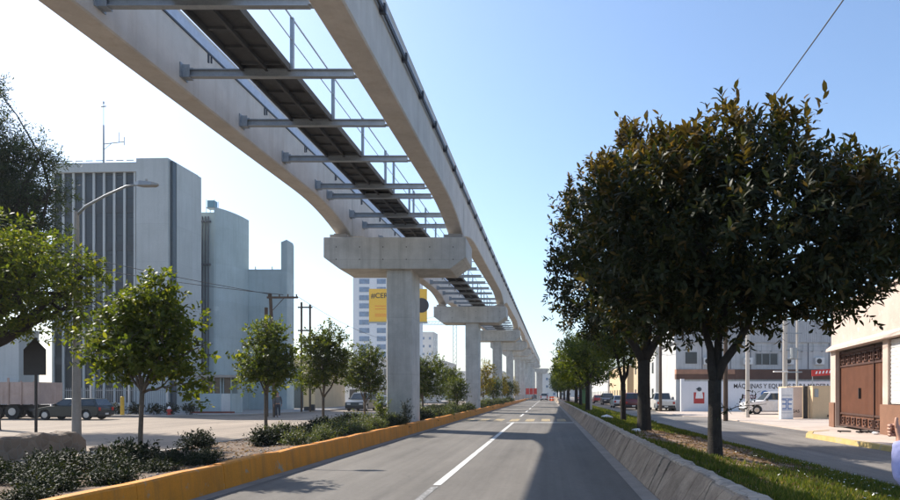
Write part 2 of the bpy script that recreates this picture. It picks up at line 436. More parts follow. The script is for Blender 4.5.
# soil: gently uneven grid
def grid(name, xs, ys, zf, mat, kind='structure'):
    X, Y = np.meshgrid(xs, ys); Z = zf(X, Y)
    v = np.stack([X.ravel(), Y.ravel(), Z.ravel()], 1)
    nx, ny = len(xs), len(ys)
    i = np.arange(nx-1)[None,:] + nx*np.arange(ny-1)[:,None]
    f = np.stack([i, i+1, i+1+nx, i+nx], -1).reshape(-1,4)
    o = npmesh(name, v, f, mat); o.data.polygons.foreach_set('use_smooth', [True]*len(f)); return struct(o, kind)
def nz(X, Y, s): return np.sin(X*2.1*s+1.3*np.sin(Y*1.7*s))*np.cos(Y*1.9*s+X*.7*s)
soilz = lambda X, Y: .32 - .16*np.clip((-X-6.5)/3.3,0,1) + .03*nz(X,Y,1.0)
grid('planter_soil', np.linspace(-9.8,-5.62,22), np.concatenate([np.linspace(4,60,160), np.linspace(62,330,40)]), soilz, M['earth'])

# ---------------- right median: sloping kerb wall + earth
KY0 = 6.2
mb = MB(); q = KY0; jb = 0.; jt = 0.
while q < 300:
    w_ = float(rng.uniform(.38,.56)) if q < 75 else 6.0
    jb = jb*.7 + rng.normal(0,.008); jt = jt*.7 + rng.normal(0,.010); sh_ = .17 if q < 75 else 0
    ls = []
    for t_ in (0, .5, 1):
        y_ = q+(w_-.014)*t_; t2 = .545+jt+rng.normal(0,.004)
        ls.append([(1.66,y_,-.05),(1.685+jb*.4,y_,.05),(1.93+jb,y_+sh_,t2-.06),(1.96+jb,y_+sh_,t2-.015),(1.99+jb,y_+sh_,t2-.005),(2.05,y_+sh_,t2-.12),(2.05,y_,-.05)])
    mb.loft(ls); q += w_
# rubble-stone coping behind the slab tops
ls = []
for q in np.concatenate([np.arange(KY0+.1, 75, .22), np.arange(75, 300, 6)]):
    j = rng.normal(0,.009,4) if q < 75 else np.zeros(4)
    ls.append([(2.0+j[0],q,.3),(2.0+j[0],q,.548+j[1]),(2.06,q,.572+j[2]),(2.2+j[3],q,.56+j[1]),(2.3,q,.2)])
mb.loft(ls, 1)
o = mb.build('sloped_kerb', [M['kerbstone'], M['coping']], smooth='auto')
tag(o, 'sloped rough concrete kerb wall holding the grassy strip on the right of the road', 'kerb')
def medz(X, Y):
    return np.where(X < 2.2, .48, .50 - .5*np.clip((X-2.4)/3.6,0,1)**1.3) + .03*nz(X,Y,1.3)*np.clip((6-X)/1.5,0,1) - .02
grid('median_ground', np.linspace(2.12,6.15,26), np.concatenate([np.linspace(KY0,60,170), np.linspace(62,300,40)]), medz, 
     pmat('leafy brown earth', (.235,.16,.115), .35, 1.6, .95, 25, .7, .03, spots=(.56,(.26,.19,.13),12)))
mb = MB(); mb.box(2.0,6.0,KY0-.25,KY0,-.05,.3); o = mb.build('median_end_kerb', M['kerbstone']); tag(o, 'short concrete kerb closing the near end of the grassy strip', 'kerb')

def blades(n, fx, h, seed, mat, name):
    g = np.random.default_rng(seed)
    x, y = fx(g, n); n = len(x)
    z = medz(x, y) - .01
    a = g.uniform(0, 2*np.pi, n); hh = h*g.uniform(.5, 1.3, n); w = hh*.09 + .003
    w = w * (1 + np.clip((y-12)/20,0,2))
    lean = g.uniform(.1, .75, n); b = g.uniform(0, 2*np.pi, n)
    base = np.stack([x,y,z],1); s = np.stack([np.cos(a),np.sin(a),0*a],1)*w[:,None]
    tip = base + np.stack([np.cos(b)*lean*hh, np.sin(b)*lean*hh, hh],1)
    v = np.stack([base-s, base+s, tip],1).reshape(-1,3)
    f = np.arange(3*n).reshape(-1,3)
    return struct(npmesh(name, v, f, mat), 'stuff')
def patchy(g, n, x0, x1, y0, y1, thr, pw=2.0):
    N_ = n*6
    y = y0 + (y1-y0)*g.random(N_)**pw; x = g.uniform(x0,x1,N_)
    m = nz(x+3, y*.6, .7) + .5*nz(x, y, 2.3) + g.normal(0,.25,N_)
    lim = thr(x, y)
    k = np.where(m > lim)[0][:n]
    return x[k], y[k]
def gthr(x, y):
    # grass thick near the camera and on the road-side lip; bare leafy patch round the first trunk
    bare = 2.6*np.exp(-((x-4.2)/1.3)**2-((y-17.0)/6.0)**2) + .7*np.exp(-((x-3.0)/.8)**2-((y-19)/4)**2)
    return -.9 + bare + .5*np.clip((x-5.2),0,1) - .5*(y<12) - .6*((y>22)&(y<34)&(x<4))
blades(52000, lambda g,n: patchy(g,n,2.2,6.0,KY0,34,gthr,1.7), .085, 5, M['grassm'], 'grass')
blades(9000, lambda g,n: patchy(g,n,2.2,5.8,34,90,gthr,1.4), .15, 6, M['grassm'], 'far_grass')

def scatter_leaves(name, n, area, zf, mat, size, seed, wgt=None):
    g = np.random.default_rng(seed)
    x0,x1,y0,y1 = area
    x = g.uniform(x0,x1,n); y = y0+(y1-y0)*g.random(n)**1.5
    if wgt is not None:
        k = g.random(n) < wgt(x,y); x = x[k]; y = y[k]; n = len(x)
    z = zf(x,y)+.012
    a = g.uniform(0,2*np.pi,n); L = size*g.uniform(.6,1.3,n)
    d = np.stack([np.cos(a),np.sin(a),g.uniform(-.3,.4,n)],1); s = np.stack([-np.sin(a),np.cos(a),g.uniform(-.4,.4,n)],1)
    c = np.stack([x,y,z],1)
    v = np.stack([c-d*L[:,None]*.5, c+s*L[:,None]*.22, c+d*L[:,None]*.5+np.array([0,0,.01]), c-s*L[:,None]*.22],1).reshape(-1,3)
    return struct(npmesh(name, v, np.arange(4*n).reshape(-1,4), mat), 'stuff')
scatter_leaves('fallen_leaves', 16000, (2.2,6.0,6.3,45), medz, M['litter'], .10, 8, lambda x,y: np.clip(.25+1.0*np.exp(-((x-4.1)/1.5)**2-((y-17)/8)**2),0,1))
scatter_leaves('wild_flowers', 260, (3.2,5.9,7,15), lambda x,y: medz(x,y)+.06, M['flower'], .04, 9, lambda x,y: np.clip((x-3)/2.5,0.05,1))
scatter_leaves('planter_leaf_litter', 4200, (-9.7,-5.7,11,40), soilz, M['litter'], .09, 10)
# gravel in the open part of the planter
g = np.random.default_rng(12); mbp = MB()
vs = []; fs = []
n = 1500
x = g.uniform(-9.6,-5.75,n); yy = g.uniform(9,34,n); r = g.uniform(.012,.04,n)
oct_ = np.array([(1,0,0),(0,1,0),(-1,0,0),(0,-1,0),(0,0,.7),(0,0,-.7)])
of = np.array([(0,1,4),(1,2,4),(2,3,4),(3,0,4),(1,0,5),(2,1,5),(3,2,5),(0,3,5)])
v = np.stack([x,yy,soilz(x,yy)],1)[:,None,:] + oct_[None]*r[:,None,None]*g.uniform(.7,1.3,(n,6,1))
f = of[None] + 6*np.arange(n)[:,None,None]
struct(npmesh('gravel', v.reshape(-1,3), f.reshape(-1,3), pmat('pale gravel', (.36,.31,.27), .4, 8, .95, 20, .2, .01)), 'stuff')

# ------------------------------------------------------------------ monorail viaduct
SP = 26.8; YP = 28.9; GR = .024
def ztop(Y): return 10.70 + GR*(Y-14.4)
ORD = ['nearest','second','third','fourth','fifth','sixth','seventh','eighth','ninth','tenth','eleventh','twelfth']
NP = 11
def pier(k):
    Yc = YP + SP*k; zc = 8.31 + .64*k
    t = thing('monorail_pier', f'{ORD[k]} grey concrete pier with hammerhead cap carrying the elevated twin beams' if k else
              'nearest and largest concrete pier with hammerhead cap, standing among shrubs behind the yellow kerb', 'pier', (-6.5,Yc,0), 0, 'viaduct piers')
    mb = MB()
    w, d = .555, .87; c = .05
    prof = [(-w+c,-d),(w-c,-d),(w,-d+c),(w,d-c),(w-c,d),(-w+c,d),(-w,d-c),(-w,-d+c)]
    mb.prism([(x+.08,y) for x,y in prof], 'z', -.2, zc-1.36)
    mb.build('column', M['concrete'], t)
    mb = MB(); x0, x1 = -3.11, 2.99
    poly = [(x0,zc),(x0,zc-.86),(x0+.68,zc-1.36),(x1-.68,zc-1.36),(x1,zc-.86),(x1,zc)]
    mb.prism(poly, 'y', -1.1, 1.1)
    cap = mb.build('pier_cap', [M['concrete'], M['hole']], t)
    bv = cap.modifiers.new('edge','BEVEL'); bv.width = .03; bv.segments = 2; bv.limit_method = 'ANGLE'
    mb = MB()
    if k < 4:
        for i in range(6):
            for zz in (.42, .95):
                mb.disc((x0+.55+i*1.0, -1.103, zc-zz), (0,1,0), .024, 10)
        mb.build('tie_holes', M['hole'], t)
    mb = MB()
    for xc in (-2.52, 2.43):
        for yo in (-.55,.55):
            mb.box(xc-.38,xc+.38,yo-.35,yo+.35,zc+.003,zc+.16); mb.box(xc-.25,xc+.25,yo-.22,yo+.22,zc+.16,zc+.235)
    mb.build('bearing', M['walk'], t)
for k in range(NP): pier(k)

def beam(k, side):
    """span k runs from pier k-1 to pier k; side 0 left, 1 right"""
    Ya, Yb = YP+SP*(k-1)+.03, YP+SP*k-.03
    xi, xo = ((-8.70,-9.36),(-4.40,-3.74))[side]
    lo, hi = min(xi,xo), max(xi,xo)
    names = ['left','right']
    n = 44 if k < 4 else 22
    S = np.linspace(Ya, Yb, n); ls = []
    for Y in S:
        d = min(Y-Ya, Yb-Y); zt = ztop(Y); zb = zt-1.84-.62*max(0,1-d/5.0)**2
        c = .035
        ls.append([(lo+c,Y,zb),(hi-c,Y,zb),(hi,Y,zb+c),(hi,Y,zt-c),(hi-c,Y,zt),(lo+c,Y,zt),(lo,Y,zt-c),(lo,Y,zb+c)])
    mb = MB(); mb.loft(ls)
    lab = (f'{("left","right")[side]} concrete guideway beam of the near span passing overhead with a haunched underside' if k == 0 else
           f'{("left","right")[side]} concrete guideway beam of the span from the {ORD[k-1]} pier to the {ORD[k]}')
    o = mb.build('guideway_beam', M['beamconc'], None, smooth='auto')
    tag(o, lab, 'beam', 'twin guideway beams')
    # power rail on both faces
    for face in ((hi,1),(lo,-1)):
        mb = MB(); xf, sg = face
        ls = []
        thin = (sg > 0) == (side == 0)
        ls2 = []
        for Y in S:
            z = ztop(Y)-(.45 if thin else .62); x0, x1 = xf+sg*(.004 if thin else .05), xf+sg*(.03 if thin else .10); hh_ = .05 if thin else .06
            ls.append([(x0,Y,z),(x1,Y,z),(x1,Y,z+hh_),(x0,Y,z+hh_)])
            z += .06 if thin else .11; hh_ = .26 if thin else .045; x1 = xf+sg*(.018 if thin else .10)
            ls2.append([(x0,Y,z),(x1,Y,z),(x1,Y,z+hh_),(x0,Y,z+hh_)])
        mb.loft(ls); mb.loft(ls2, 1)
        if k < 5 and thin:
            for q in np.arange(Ya+1.3, Yb, 3.3):
                z = ztop(q)-.68; mb.box(min(xf,xf+sg*.03)+.001*sg, max(xf,xf+sg*.03)+.001*sg, q-.02, q+.02, z, z+.22)
                mb.box(min(xf,xf+sg*.03)+.001*sg, max(xf,xf+sg*.03)+.001*sg, q+.13, q+.16, z+.06, z+.22)
        elif k < 5:
            for q in np.arange(Ya+1.3, Yb, 2.7 if k else 2.2):
                z = ztop(q)-.7; mb.box(min(xf,xf+sg*.14)+.001*sg, max(xf,xf+sg*.14)+.001*sg, q-.045, q+.045, z+.04, z+.26)
        mb.build('power_rail', [M['rail'], M['railw']], o)
for k in range(NP):
    for s_ in (0,1): beam(k, s_)

def walkway(k):
    Ya, Yb = YP+SP*(k-1)+.1, YP+SP*k-.1
    t = thing('maintenance_walkway', ('narrow steel service walkway with handrail on cross beams in the near span overhead' if k == 0 else
          f'steel service walkway between the beams from the {ORD[k-1]} pier to the {ORD[k]}'), 'walkway', (0,Ya,0), 0, 'service walkways')
    zw = lambda y: 9.22 + .018*(Ya+y-14)
    n = 30; L = Yb-Ya
    ts = np.linspace(0, L, n)
    for nm, x0, x1 in (('deck',-7.22,-6.72),('deck',-6.68,-6.18)):
        mb = MB(); mb.loft([[(x0,y,zw(y)+.16),(x1,y,zw(y)+.16),(x1,y,zw(y)+.20),(x0,y,zw(y)+.20)] for y in ts])
        for y in np.arange(.3, L, .75):
            mb.box(x0+.01,x1-.01,y,y+.05,zw(y)+.10,zw(y)+.159)
        mb.build('deck', M['grate'], t)
    mb = MB()
    for x in (-7.26,-6.70,-6.16):
        mb.loft([[(x-.03,y,zw(y)+.04),(x+.03,y,zw(y)+.04),(x+.03,y,zw(y)+.21),(x-.03,y,zw(y)+.21)] for y in ts])
    mb.build('side_channel', M['grate'], t)
    if k == 0: cy = [12.6-Ya-2.95*i for i in range(1,4)] + [12.6-Ya, 15.5-Ya, 18.45-Ya, 21.4-Ya, 24.4-Ya, 25.7-Ya, 28.6-Ya]
    else: cy = list(np.arange(1.6, L-1, 2.9))
    for y in cy:
        z = zw(y)
        mb = MB()
        x0, x1 = -8.55, -4.62
        for zz in (z-.09, z+.07): mb.box(x0,x1,y-.07,y+.07,zz-.012,zz+.012)
        mb.box(x0,x1,y-.012,y+.012,z-.079,z+.059)
        for x in (-7.28,-6.18): mb.box(x-.05,x+.05,y-.06,y+.06,z+.083,z+.16)
        cb = mb.build('crossbeam', M['steel'], t)
        mb = MB()
        mb.box(-8.698,-8.67,y-.16,y+.16,z-.15,z+.2); mb.box(-8.67,-8.5,y-.10,y+.10,z-.13,z-.105); mb.box(-8.67,-8.5,y-.09,y-.075,z-.10,z+.17); mb.box(-8.67,-8.5,y+.075,y+.09,z-.10,z+.17)
        mb.box(-4.64,-4.42,y-.08,y+.08,z-.08,z-.06); mb.box(-4.43,-4.402,y-.14,y+.14,z-.13,z+.13)
        mb.build('bracket', M['steel'], cb)
    ps = np.arange(.5 if k else .7, L, 2.9)
    mb = MB()
    for y in (cy if k == 0 else ps):
        z = zw(y)
        mb.box(-6.14,-6.06,y-.04,y+.04,z+.05,z+1.32)
    mb.build('handrail_post', M['steel'], t)
    mb = MB()
    mb.tube([(-6.10,y,zw(y)+1.31) for y in ts], .022, 6); mb.tube([(-6.10,y,zw(y)+.78) for y in ts], .014, 6)
    mb.build('handrail', M['steel'], t)
for k in range(7): walkway(k)

# lone pier where the line turns, far away
t = thing('lone_pier', 'pale far concrete pier standing apart where the line bends right', 'pier', (-2.2,172,0))
mb = MB(); mb.box(-.75,.75,-.9,.9,-.2,7.0,c=.05); mb.build('column', M['concrete'], t)
mb = MB(); mb.prism([(-1.3,8.3),(-1.3,7.7),(-.7,7.0),(1.7,7.0),(2.3,7.7),(2.3,8.3)],'y',-1.1,1.1); mb.build('pier_cap', M['concrete'], t)

# ------------------------------------------------------------------ trees
def leaf_geo(P, D, U, L, W, detailed):
    D = D/np.linalg.norm(D,axis=1,keepdims=True)
    S = np.cross(D,U); S /= (np.linalg.norm(S,axis=1,keepdims=True)+1e-9)
    Nn = np.cross(S,D); L = L[:,None]; W = W[:,None]; n = len(P)
    if detailed:
        v = np.stack([P, P+D*L*.3+S*W*.45+Nn*W*.12, P+D*L*.3-S*W*.45+Nn*W*.12,
                      P+D*L*.68+S*W*.42+Nn*W*.05, P+D*L*.68-S*W*.42+Nn*W*.05, P+D*L-Nn*L*.10],1).reshape(-1,3)
        f = np.array([(0,1,2,2),(1,3,4,2),(3,5,4,4)])
        # quads only: build as tris
        f = np.array([(0,1,2),(1,3,4),(1,4,2),(3,5,4)])
        F = (f[None]+6*np.arange(n)[:,None,None]).reshape(-1,3)
    else:
        v = np.stack([P, P+D*L*.45+S*W*.5+Nn*W*.1, P+D*L-Nn*L*.08, P+D*L*.45-S*W*.5+Nn*W*.1],1).reshape(-1,3)
        F = np.arange(4*n).reshape(-1,4)
    return v, F
def crown_leaves(g, lobes, ntw, nl, tl, L, ratio, upbias, detailed, shell=.55, gaps=.0, droop=0.0):
    lobes = np.array(lobes, float)
    vol = lobes[:,3]*lobes[:,4]*lobes[:,5]
    k = g.choice(len(lobes), ntw, p=vol**.8/np.sum(vol**.8))
    d = g.normal(size=(ntw,3)); d /= np.linalg.norm(d,axis=1,keepdims=True)
    rad = (g.random(ntw)**(shell))*(1+.10*g.normal(size=ntw))
    rad = np.clip(rad, 0, 1.22)
    rad = rad*(1+.16*np.sin(5*d[:,0]+3*d[:,2]+1.7*k)*np.sin(6*d[:,1]+4*d[:,2]+2.3*k))
    C = lobes[k,:3] + d*lobes[k,3:6]*rad[:,None]
    if gaps > 0:
        # carve gaps so that the crown breaks into clumps
        q = np.sin(C[:,0]*2.7+1.1*np.sin(C[:,2]*2.1)+2)*np.sin(C[:,1]*2.5+1.7)*np.sin(C[:,2]*2.9+.8*np.sin(C[:,0]*1.9))
        keep = (q + g.normal(0,.18,ntw)) > -1+gaps*1.0
        C = C[keep]; d = d[keep]; rad = rad[keep]
    n = len(C)
    ax = d*.8 + np.array([0,0,upbias]) + g.normal(0,.45,(n,3)); ax /= np.linalg.norm(ax,axis=1,keepdims=True)
    t = np.linspace(.1,1,nl)
    ang = g.uniform(0,2*np.pi,(n,1)) + np.arange(nl)[None]*2.4 + g.normal(0,.3,(n,nl))
    ref = np.where(np.abs(ax[:,2:3])<.9, np.array([[0,0,1.]]), np.array([[1.,0,0]]))
    u = np.cross(ax,ref); u /= np.linalg.norm(u,axis=1,keepdims=True); w = np.cross(ax,u)
    tw = tl*g.uniform(.6,1.4,n)
    P = C[:,None,:] + ax[:,None,:]*(t[None,:,None]*tw[:,None,None])
    out = u[:,None,:]*np.cos(ang)[...,None] + w[:,None,:]*np.sin(ang)[...,None]
    D = out*.9 + ax[:,None,:]*(.35+.7*t[None,:,None]**2) + g.normal(0,.25,(n,nl,3)) - np.array([0,0,droop])
    U = ax[:,None,:] + g.normal(0,.3,(n,nl,3)) + np.array([0,0,.3])
    P = P.reshape(-1,3); D = D.reshape(-1,3); U = U.reshape(-1,3)
    LL = L*g.uniform(.65,1.3,len(P))
    return leaf_geo(P, D, U, LL, LL*ratio, detailed)
def limb(mb, a, b, r0, r1, g, wob=.12, n=6, sides=7):
    a = np.array(a,float); b = np.array(b,float); L = np.linalg.norm(b-a)
    pts = []; rr = []
    off = g.normal(0,wob*L,3)*np.array([1,1,.4])
    for i in range(n+1):
        t = i/n; p = a+(b-a)*t + off*math.sin(math.pi*t)*.6 + g.normal(0,.012*L,3)*(0<i<n)
        p[2] += .12*L*math.sin(math.pi*t)*(.3)
        pts.append(tuple(p)); rr.append(r0+(r1-r0)*t**.8)
    mb.tube(pts, rr, sides); return pts
def tree(name, label, cat, loc, lobes, leaf, bark, seed, ntw=600, nl=9, tl=.28, L=.1, ratio=.42, up=.5, trunk_r=.1, fork=1.6, forks=None,
         detailed=False, gaps=.3, shell=.5, group=None, twigs=14, lean=(0,0), droop=0, sprays=None):
    g = np.random.default_rng(seed)
    t = thing(name, label, cat, loc, 0, group)
    mb = MB()
    lx, ly = lean
    base = [(0,0,-.15),(0.01,0,.05),(lx*.2,ly*.2,fork*.35),(lx*.6,ly*.6,fork*.7),(lx,ly,fork)]
    mb.tube(base, [trunk_r*1.45,trunk_r*1.15,trunk_r,trunk_r*.93,trunk_r*.95], 10)
    ends = forks or [(l[0],l[1],l[2]) for l in lobes]
    for e in ends:
        p = limb(mb, (lx,ly,fork-.08), e, trunk_r*.72, trunk_r*.28, g, .08, 7, 8)
        for j in range(3):
            lo = lobes[g.integers(len(lobes))]
            d = g.normal(size=3); d /= np.linalg.norm(d)
            q = np.array(lo[:3]) + d*np.array(lo[3:6])*.75
            s = p[3+g.integers(4)]
            limb(mb, s, q, trunk_r*.33, trunk_r*.07, g, .1, 5, 5)
    for j in range(twigs):
        lo = lobes[g.integers(len(lobes))]
        d = g.normal(size=3); d /= np.linalg.norm(d); d[2] = abs(d[2])*.8
        q0 = np.array(lo[:3]) + d*np.array(lo[3:6])*.2; q1 = np.array(lo[:3]) + d*np.array(lo[3:6])*1.0
        limb(mb, q0, q1, trunk_r*.12, .006, g, .08, 4, 4)
    mb.build('trunk', bark, t, smooth=True)
    v, f = crown_leaves(g, lobes, ntw, nl, tl, L, ratio, up, detailed, shell, gaps, droop)
    npmesh('crown', v, f, leaf, t)
    if sprays:
        n_, m_ = sprays
        top = [l for l in lobes if l[2]+l[5] > max(q[2]+q[5] for q in lobes)-1.9]
        vs_, fs_, o_ = [], [], 0
        for l in top:
            k_ = max(4, n_//len(top))
            d = g.normal(size=(k_,3)); d[:,2] = np.abs(d[:,2])+.5; d /= np.linalg.norm(d,axis=1,keepdims=True)
            c = np.array(l[:3]) + d*np.array(l[3:6])*g.uniform(.88,1.08,(k_,1))
            for p in c:
                v, f = crown_leaves(g, [(p[0],p[1],p[2],.05,.05,.05)], 1+int(g.integers(3)), 14, float(g.uniform(.25,.65)), L*1.12, ratio*1.1, 2.2, detailed, .5, 0)
                vs_.append(v); fs_.append(f+o_); o_ += len(v)
        npmesh('new_growth', np.concatenate(vs_), np.concatenate(fs_), m_, t)
    return t
TR = 'street trees in the grassy strip'
# first big tree (local coords about trunk base)
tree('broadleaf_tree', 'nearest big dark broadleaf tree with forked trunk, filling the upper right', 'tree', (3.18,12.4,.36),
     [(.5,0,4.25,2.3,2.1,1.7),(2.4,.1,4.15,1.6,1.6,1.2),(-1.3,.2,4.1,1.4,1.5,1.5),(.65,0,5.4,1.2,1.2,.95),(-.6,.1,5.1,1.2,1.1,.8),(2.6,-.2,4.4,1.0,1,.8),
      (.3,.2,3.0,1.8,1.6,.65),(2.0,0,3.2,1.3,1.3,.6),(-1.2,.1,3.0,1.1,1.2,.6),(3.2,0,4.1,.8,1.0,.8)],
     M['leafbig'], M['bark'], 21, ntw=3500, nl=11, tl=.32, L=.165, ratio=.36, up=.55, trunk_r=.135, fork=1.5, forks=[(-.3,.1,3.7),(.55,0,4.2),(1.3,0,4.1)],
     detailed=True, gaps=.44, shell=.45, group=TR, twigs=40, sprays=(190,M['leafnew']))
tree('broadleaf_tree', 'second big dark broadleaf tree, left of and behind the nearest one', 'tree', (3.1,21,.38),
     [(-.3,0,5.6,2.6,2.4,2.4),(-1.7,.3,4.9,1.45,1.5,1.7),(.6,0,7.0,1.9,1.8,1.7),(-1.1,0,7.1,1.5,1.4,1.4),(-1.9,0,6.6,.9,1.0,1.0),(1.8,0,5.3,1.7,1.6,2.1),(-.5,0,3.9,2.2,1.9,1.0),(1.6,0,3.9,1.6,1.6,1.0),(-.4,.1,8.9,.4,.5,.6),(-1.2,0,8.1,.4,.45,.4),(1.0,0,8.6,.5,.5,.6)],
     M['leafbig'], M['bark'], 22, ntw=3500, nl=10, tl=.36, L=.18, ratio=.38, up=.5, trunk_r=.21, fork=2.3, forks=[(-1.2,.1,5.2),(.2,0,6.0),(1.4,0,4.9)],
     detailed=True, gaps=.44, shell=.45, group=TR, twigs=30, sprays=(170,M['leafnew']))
tree('small_broadleaf_tree', 'slim young tree with thin trunk between two big trees in the grass', 'tree', (3.35,29,.36),
     [(0,0,3.5,1.5,1.5,1.1),(-.8,0,3.9,1.1,1.1,1.0),(.6,.2,3.3,1.1,1.1,.7)], M['leafmid'], M['bark'], 23, ntw=900, nl=9, tl=.3, L=.14, up=.4, trunk_r=.12, fork=1.7, gaps=.25, group=TR)
fl = [(0,0,4.2,2.5,2.3,1.7),(-1.0,.4,3.4,1.7,1.7,1.2),(.9,-.3,5.0,1.7,1.7,1.1),(-.8,0,5.2,1.3,1.4,.9),(.3,0,2.7,2.0,1.9,.8)]
fa = tree('rounded_street_tree', 'third large tree of the grassy strip, rounded, behind the grey lamp post', 'tree', (3.2,52,.36), fl, M['leafmid'], M['bark'], 24, ntw=1500, nl=8, tl=.4, L=.22, ratio=.45, trunk_r=.2, fork=2.0, gaps=.25, group=TR)
fb = tree('rounded_street_tree', 'yellow green leaved tree just left of the small young tree in the row', 'tree', (2.5,41,.36), [(-.2,0,3.4,1.9,1.9,1.4),(-.9,.2,2.8,1.3,1.4,.9),(.5,0,4.3,1.3,1.3,.9)], M['leaffresh'], M['bark'], 25, ntw=850, nl=8, tl=.34, L=.19, ratio=.45, trunk_r=.14, fork=1.8, gaps=.3, group=TR)
farlab = 'distant rounded tree in the row along the right of the road'
for i, (yy, s_) in enumerate([(64,.95),(78,1.05),(93,.92),(110,1.05),(130,1.0),(152,1.05),(178,1.1),(208,1.0)]):
    dup(fa if i % 2 else fb, (3.2+.25*math.sin(i*2.3), yy, .34), i*1.7, farlab, s_*(1 if i % 2 else 1.25))
# low twigs of leaves on the first trunk, part of that tree
first = [o for o in bpy.data.objects if o.name == 'broadleaf_tree'][0]
g = np.random.default_rng(77)
v, f = crown_leaves(g, [(.35,-.1,1.02,.30,.1,.05),(.75,-.1,1.05,.25,.1,.05)], 9, 8, .2, .09, .38, .1, True, .8, 0)
sh = npmesh('low_shoot', v, f, M['leafbig'], first)
mb = MB(); mb.tube([(.08,0,.85),(.4,-.08,1.0),(.95,-.1,1.05)], [.012,.009,.004], 5); mb.build('shoot_stem', M['bark'], sh)

# left planter saplings
GL = 'young trees in the yellow-kerbed strip'
tree('young_tree', 'nearest young tree in the planted strip, slender trunk leaning over dark shrubs', 'tree', (-8.35,13.3,.2),
     [(-.1,0,2.45,.95,.95,.75),(-.5,.1,2.1,.5,.55,.45),(.45,0,1.95,.6,.6,.45),(.2,0,3.2,.5,.5,.5),(-.35,0,3.0,.42,.5,.42),(.75,.0,2.75,.55,.45,.4),(1.2,0,2.35,.4,.4,.3),(1.0,.1,1.65,.3,.35,.4),(.45,0,3.55,.28,.3,.35)],
     M['leaffresh'], M['barkl'], 31, ntw=1000, nl=9, tl=.22, L=.115, ratio=.5, up=.3, trunk_r=.045, fork=1.5, detailed=True, gaps=.6, shell=.6, group=GL, twigs=30, lean=(.05,0))
tree('young_tree', 'second young tree in the strip, in front of the pale teal wall', 'tree', (-9.55,22.0,.2),
     [(.05,0,2.6,.85,.85,.75),(0,.1,3.35,.62,.6,.6),(-.3,0,2.1,.65,.65,.5),(.4,0,2.3,.55,.6,.5),(.1,0,1.75,.6,.6,.35)], M['leaffresh'], M['barkl'], 32, ntw=950, nl=9, tl=.22, L=.115, ratio=.5, up=.3, trunk_r=.055, fork=1.4, detailed=True, gaps=.55, shell=.6, group=GL, twigs=24)
tree('young_tree', 'third young tree in the strip, open crown left of the first pier', 'tree', (-9.3,26.9,.2),
     [(0,0,2.6,.95,.9,.8),(.35,0,3.5,.7,.7,.7),(-.45,0,3.4,.6,.6,.65),(.75,0,2.7,.65,.6,.55),(-.4,0,2.0,.8,.8,.45)], M['leafmid'], M['barkl'], 33, ntw=950, nl=9, tl=.25, L=.125, ratio=.5, up=.35, trunk_r=.06, fork=1.3, detailed=False, gaps=.5, shell=.55, group=GL, twigs=22)
tree('young_tree', 'fourth young tree in the strip, just left of the first pier', 'tree', (-9.45,33.5,.2),
     [(0,0,2.3,.95,.95,.8),(.2,0,3.2,.75,.75,.65),(-.5,0,2.4,.6,.6,.6),(.5,0,1.8,.7,.7,.4)], M['leafmid'], M['barkl'], 34, ntw=850, nl=9, tl=.25, L=.13, ratio=.5, up=.35, trunk_r=.06, fork=1.0, gaps=.38, shell=.55, group=GL, twigs=18)
b1 = tree('young_tree', 'bushy dark green young tree just behind the first pier', 'tree', (-7.9,41,.2),
     [(0,0,2.4,1.3,1.2,1.0),(.6,0,3.0,.9,.9,.8),(-.6,0,2.9,.8,.8,.8),(.1,0,1.6,1.1,1,.5)], M['leafmid'], M['barkl'], 35, ntw=800, nl=9, tl=.28, L=.14, ratio=.5, trunk_r=.07, fork=1.0, gaps=.35, group=GL)
dup(b1, (-6.5,46.5,.2), 2.1, 'smaller bushy young tree left of the second pier', .68)
dup(b1, (-9.2,45,.2), 1.1, 'bushy young tree farther back behind the first pier, away from the road', .9)
dup(b1, (-8.8,58,.2), 4.1, 'young green tree just behind the second pier', 1.0)
y1 = tree('yellowing_tree', 'young tree with yellowing leaves beside the third pier', 'tree', (-6.3,64,.2),
     [(0,0,2.6,1.15,1.1,1.2),(.3,0,3.9,.8,.8,.8),(-.3,0,1.7,.9,.9,.6)], M['leafyellow'], M['barkl'], 36, ntw=520, nl=8, tl=.3, L=.16, ratio=.5, trunk_r=.06, fork=1.1, gaps=.5, group=GL)
dup(y1, (-6.2,88,.2), 1.3, 'yellowing young tree near the fourth pier', .9)
dup(b1, (-6.4,76,.2), .7, 'young green tree between the third pier and the fourth', .85)
dup(b1, (-6.3,101,.2), 2.7, 'young tree between the fourth pier and the fifth', .9)
dup(y1, (-6.3,120,.2), 3.3, 'yellowing young tree near the fifth pier', .95)

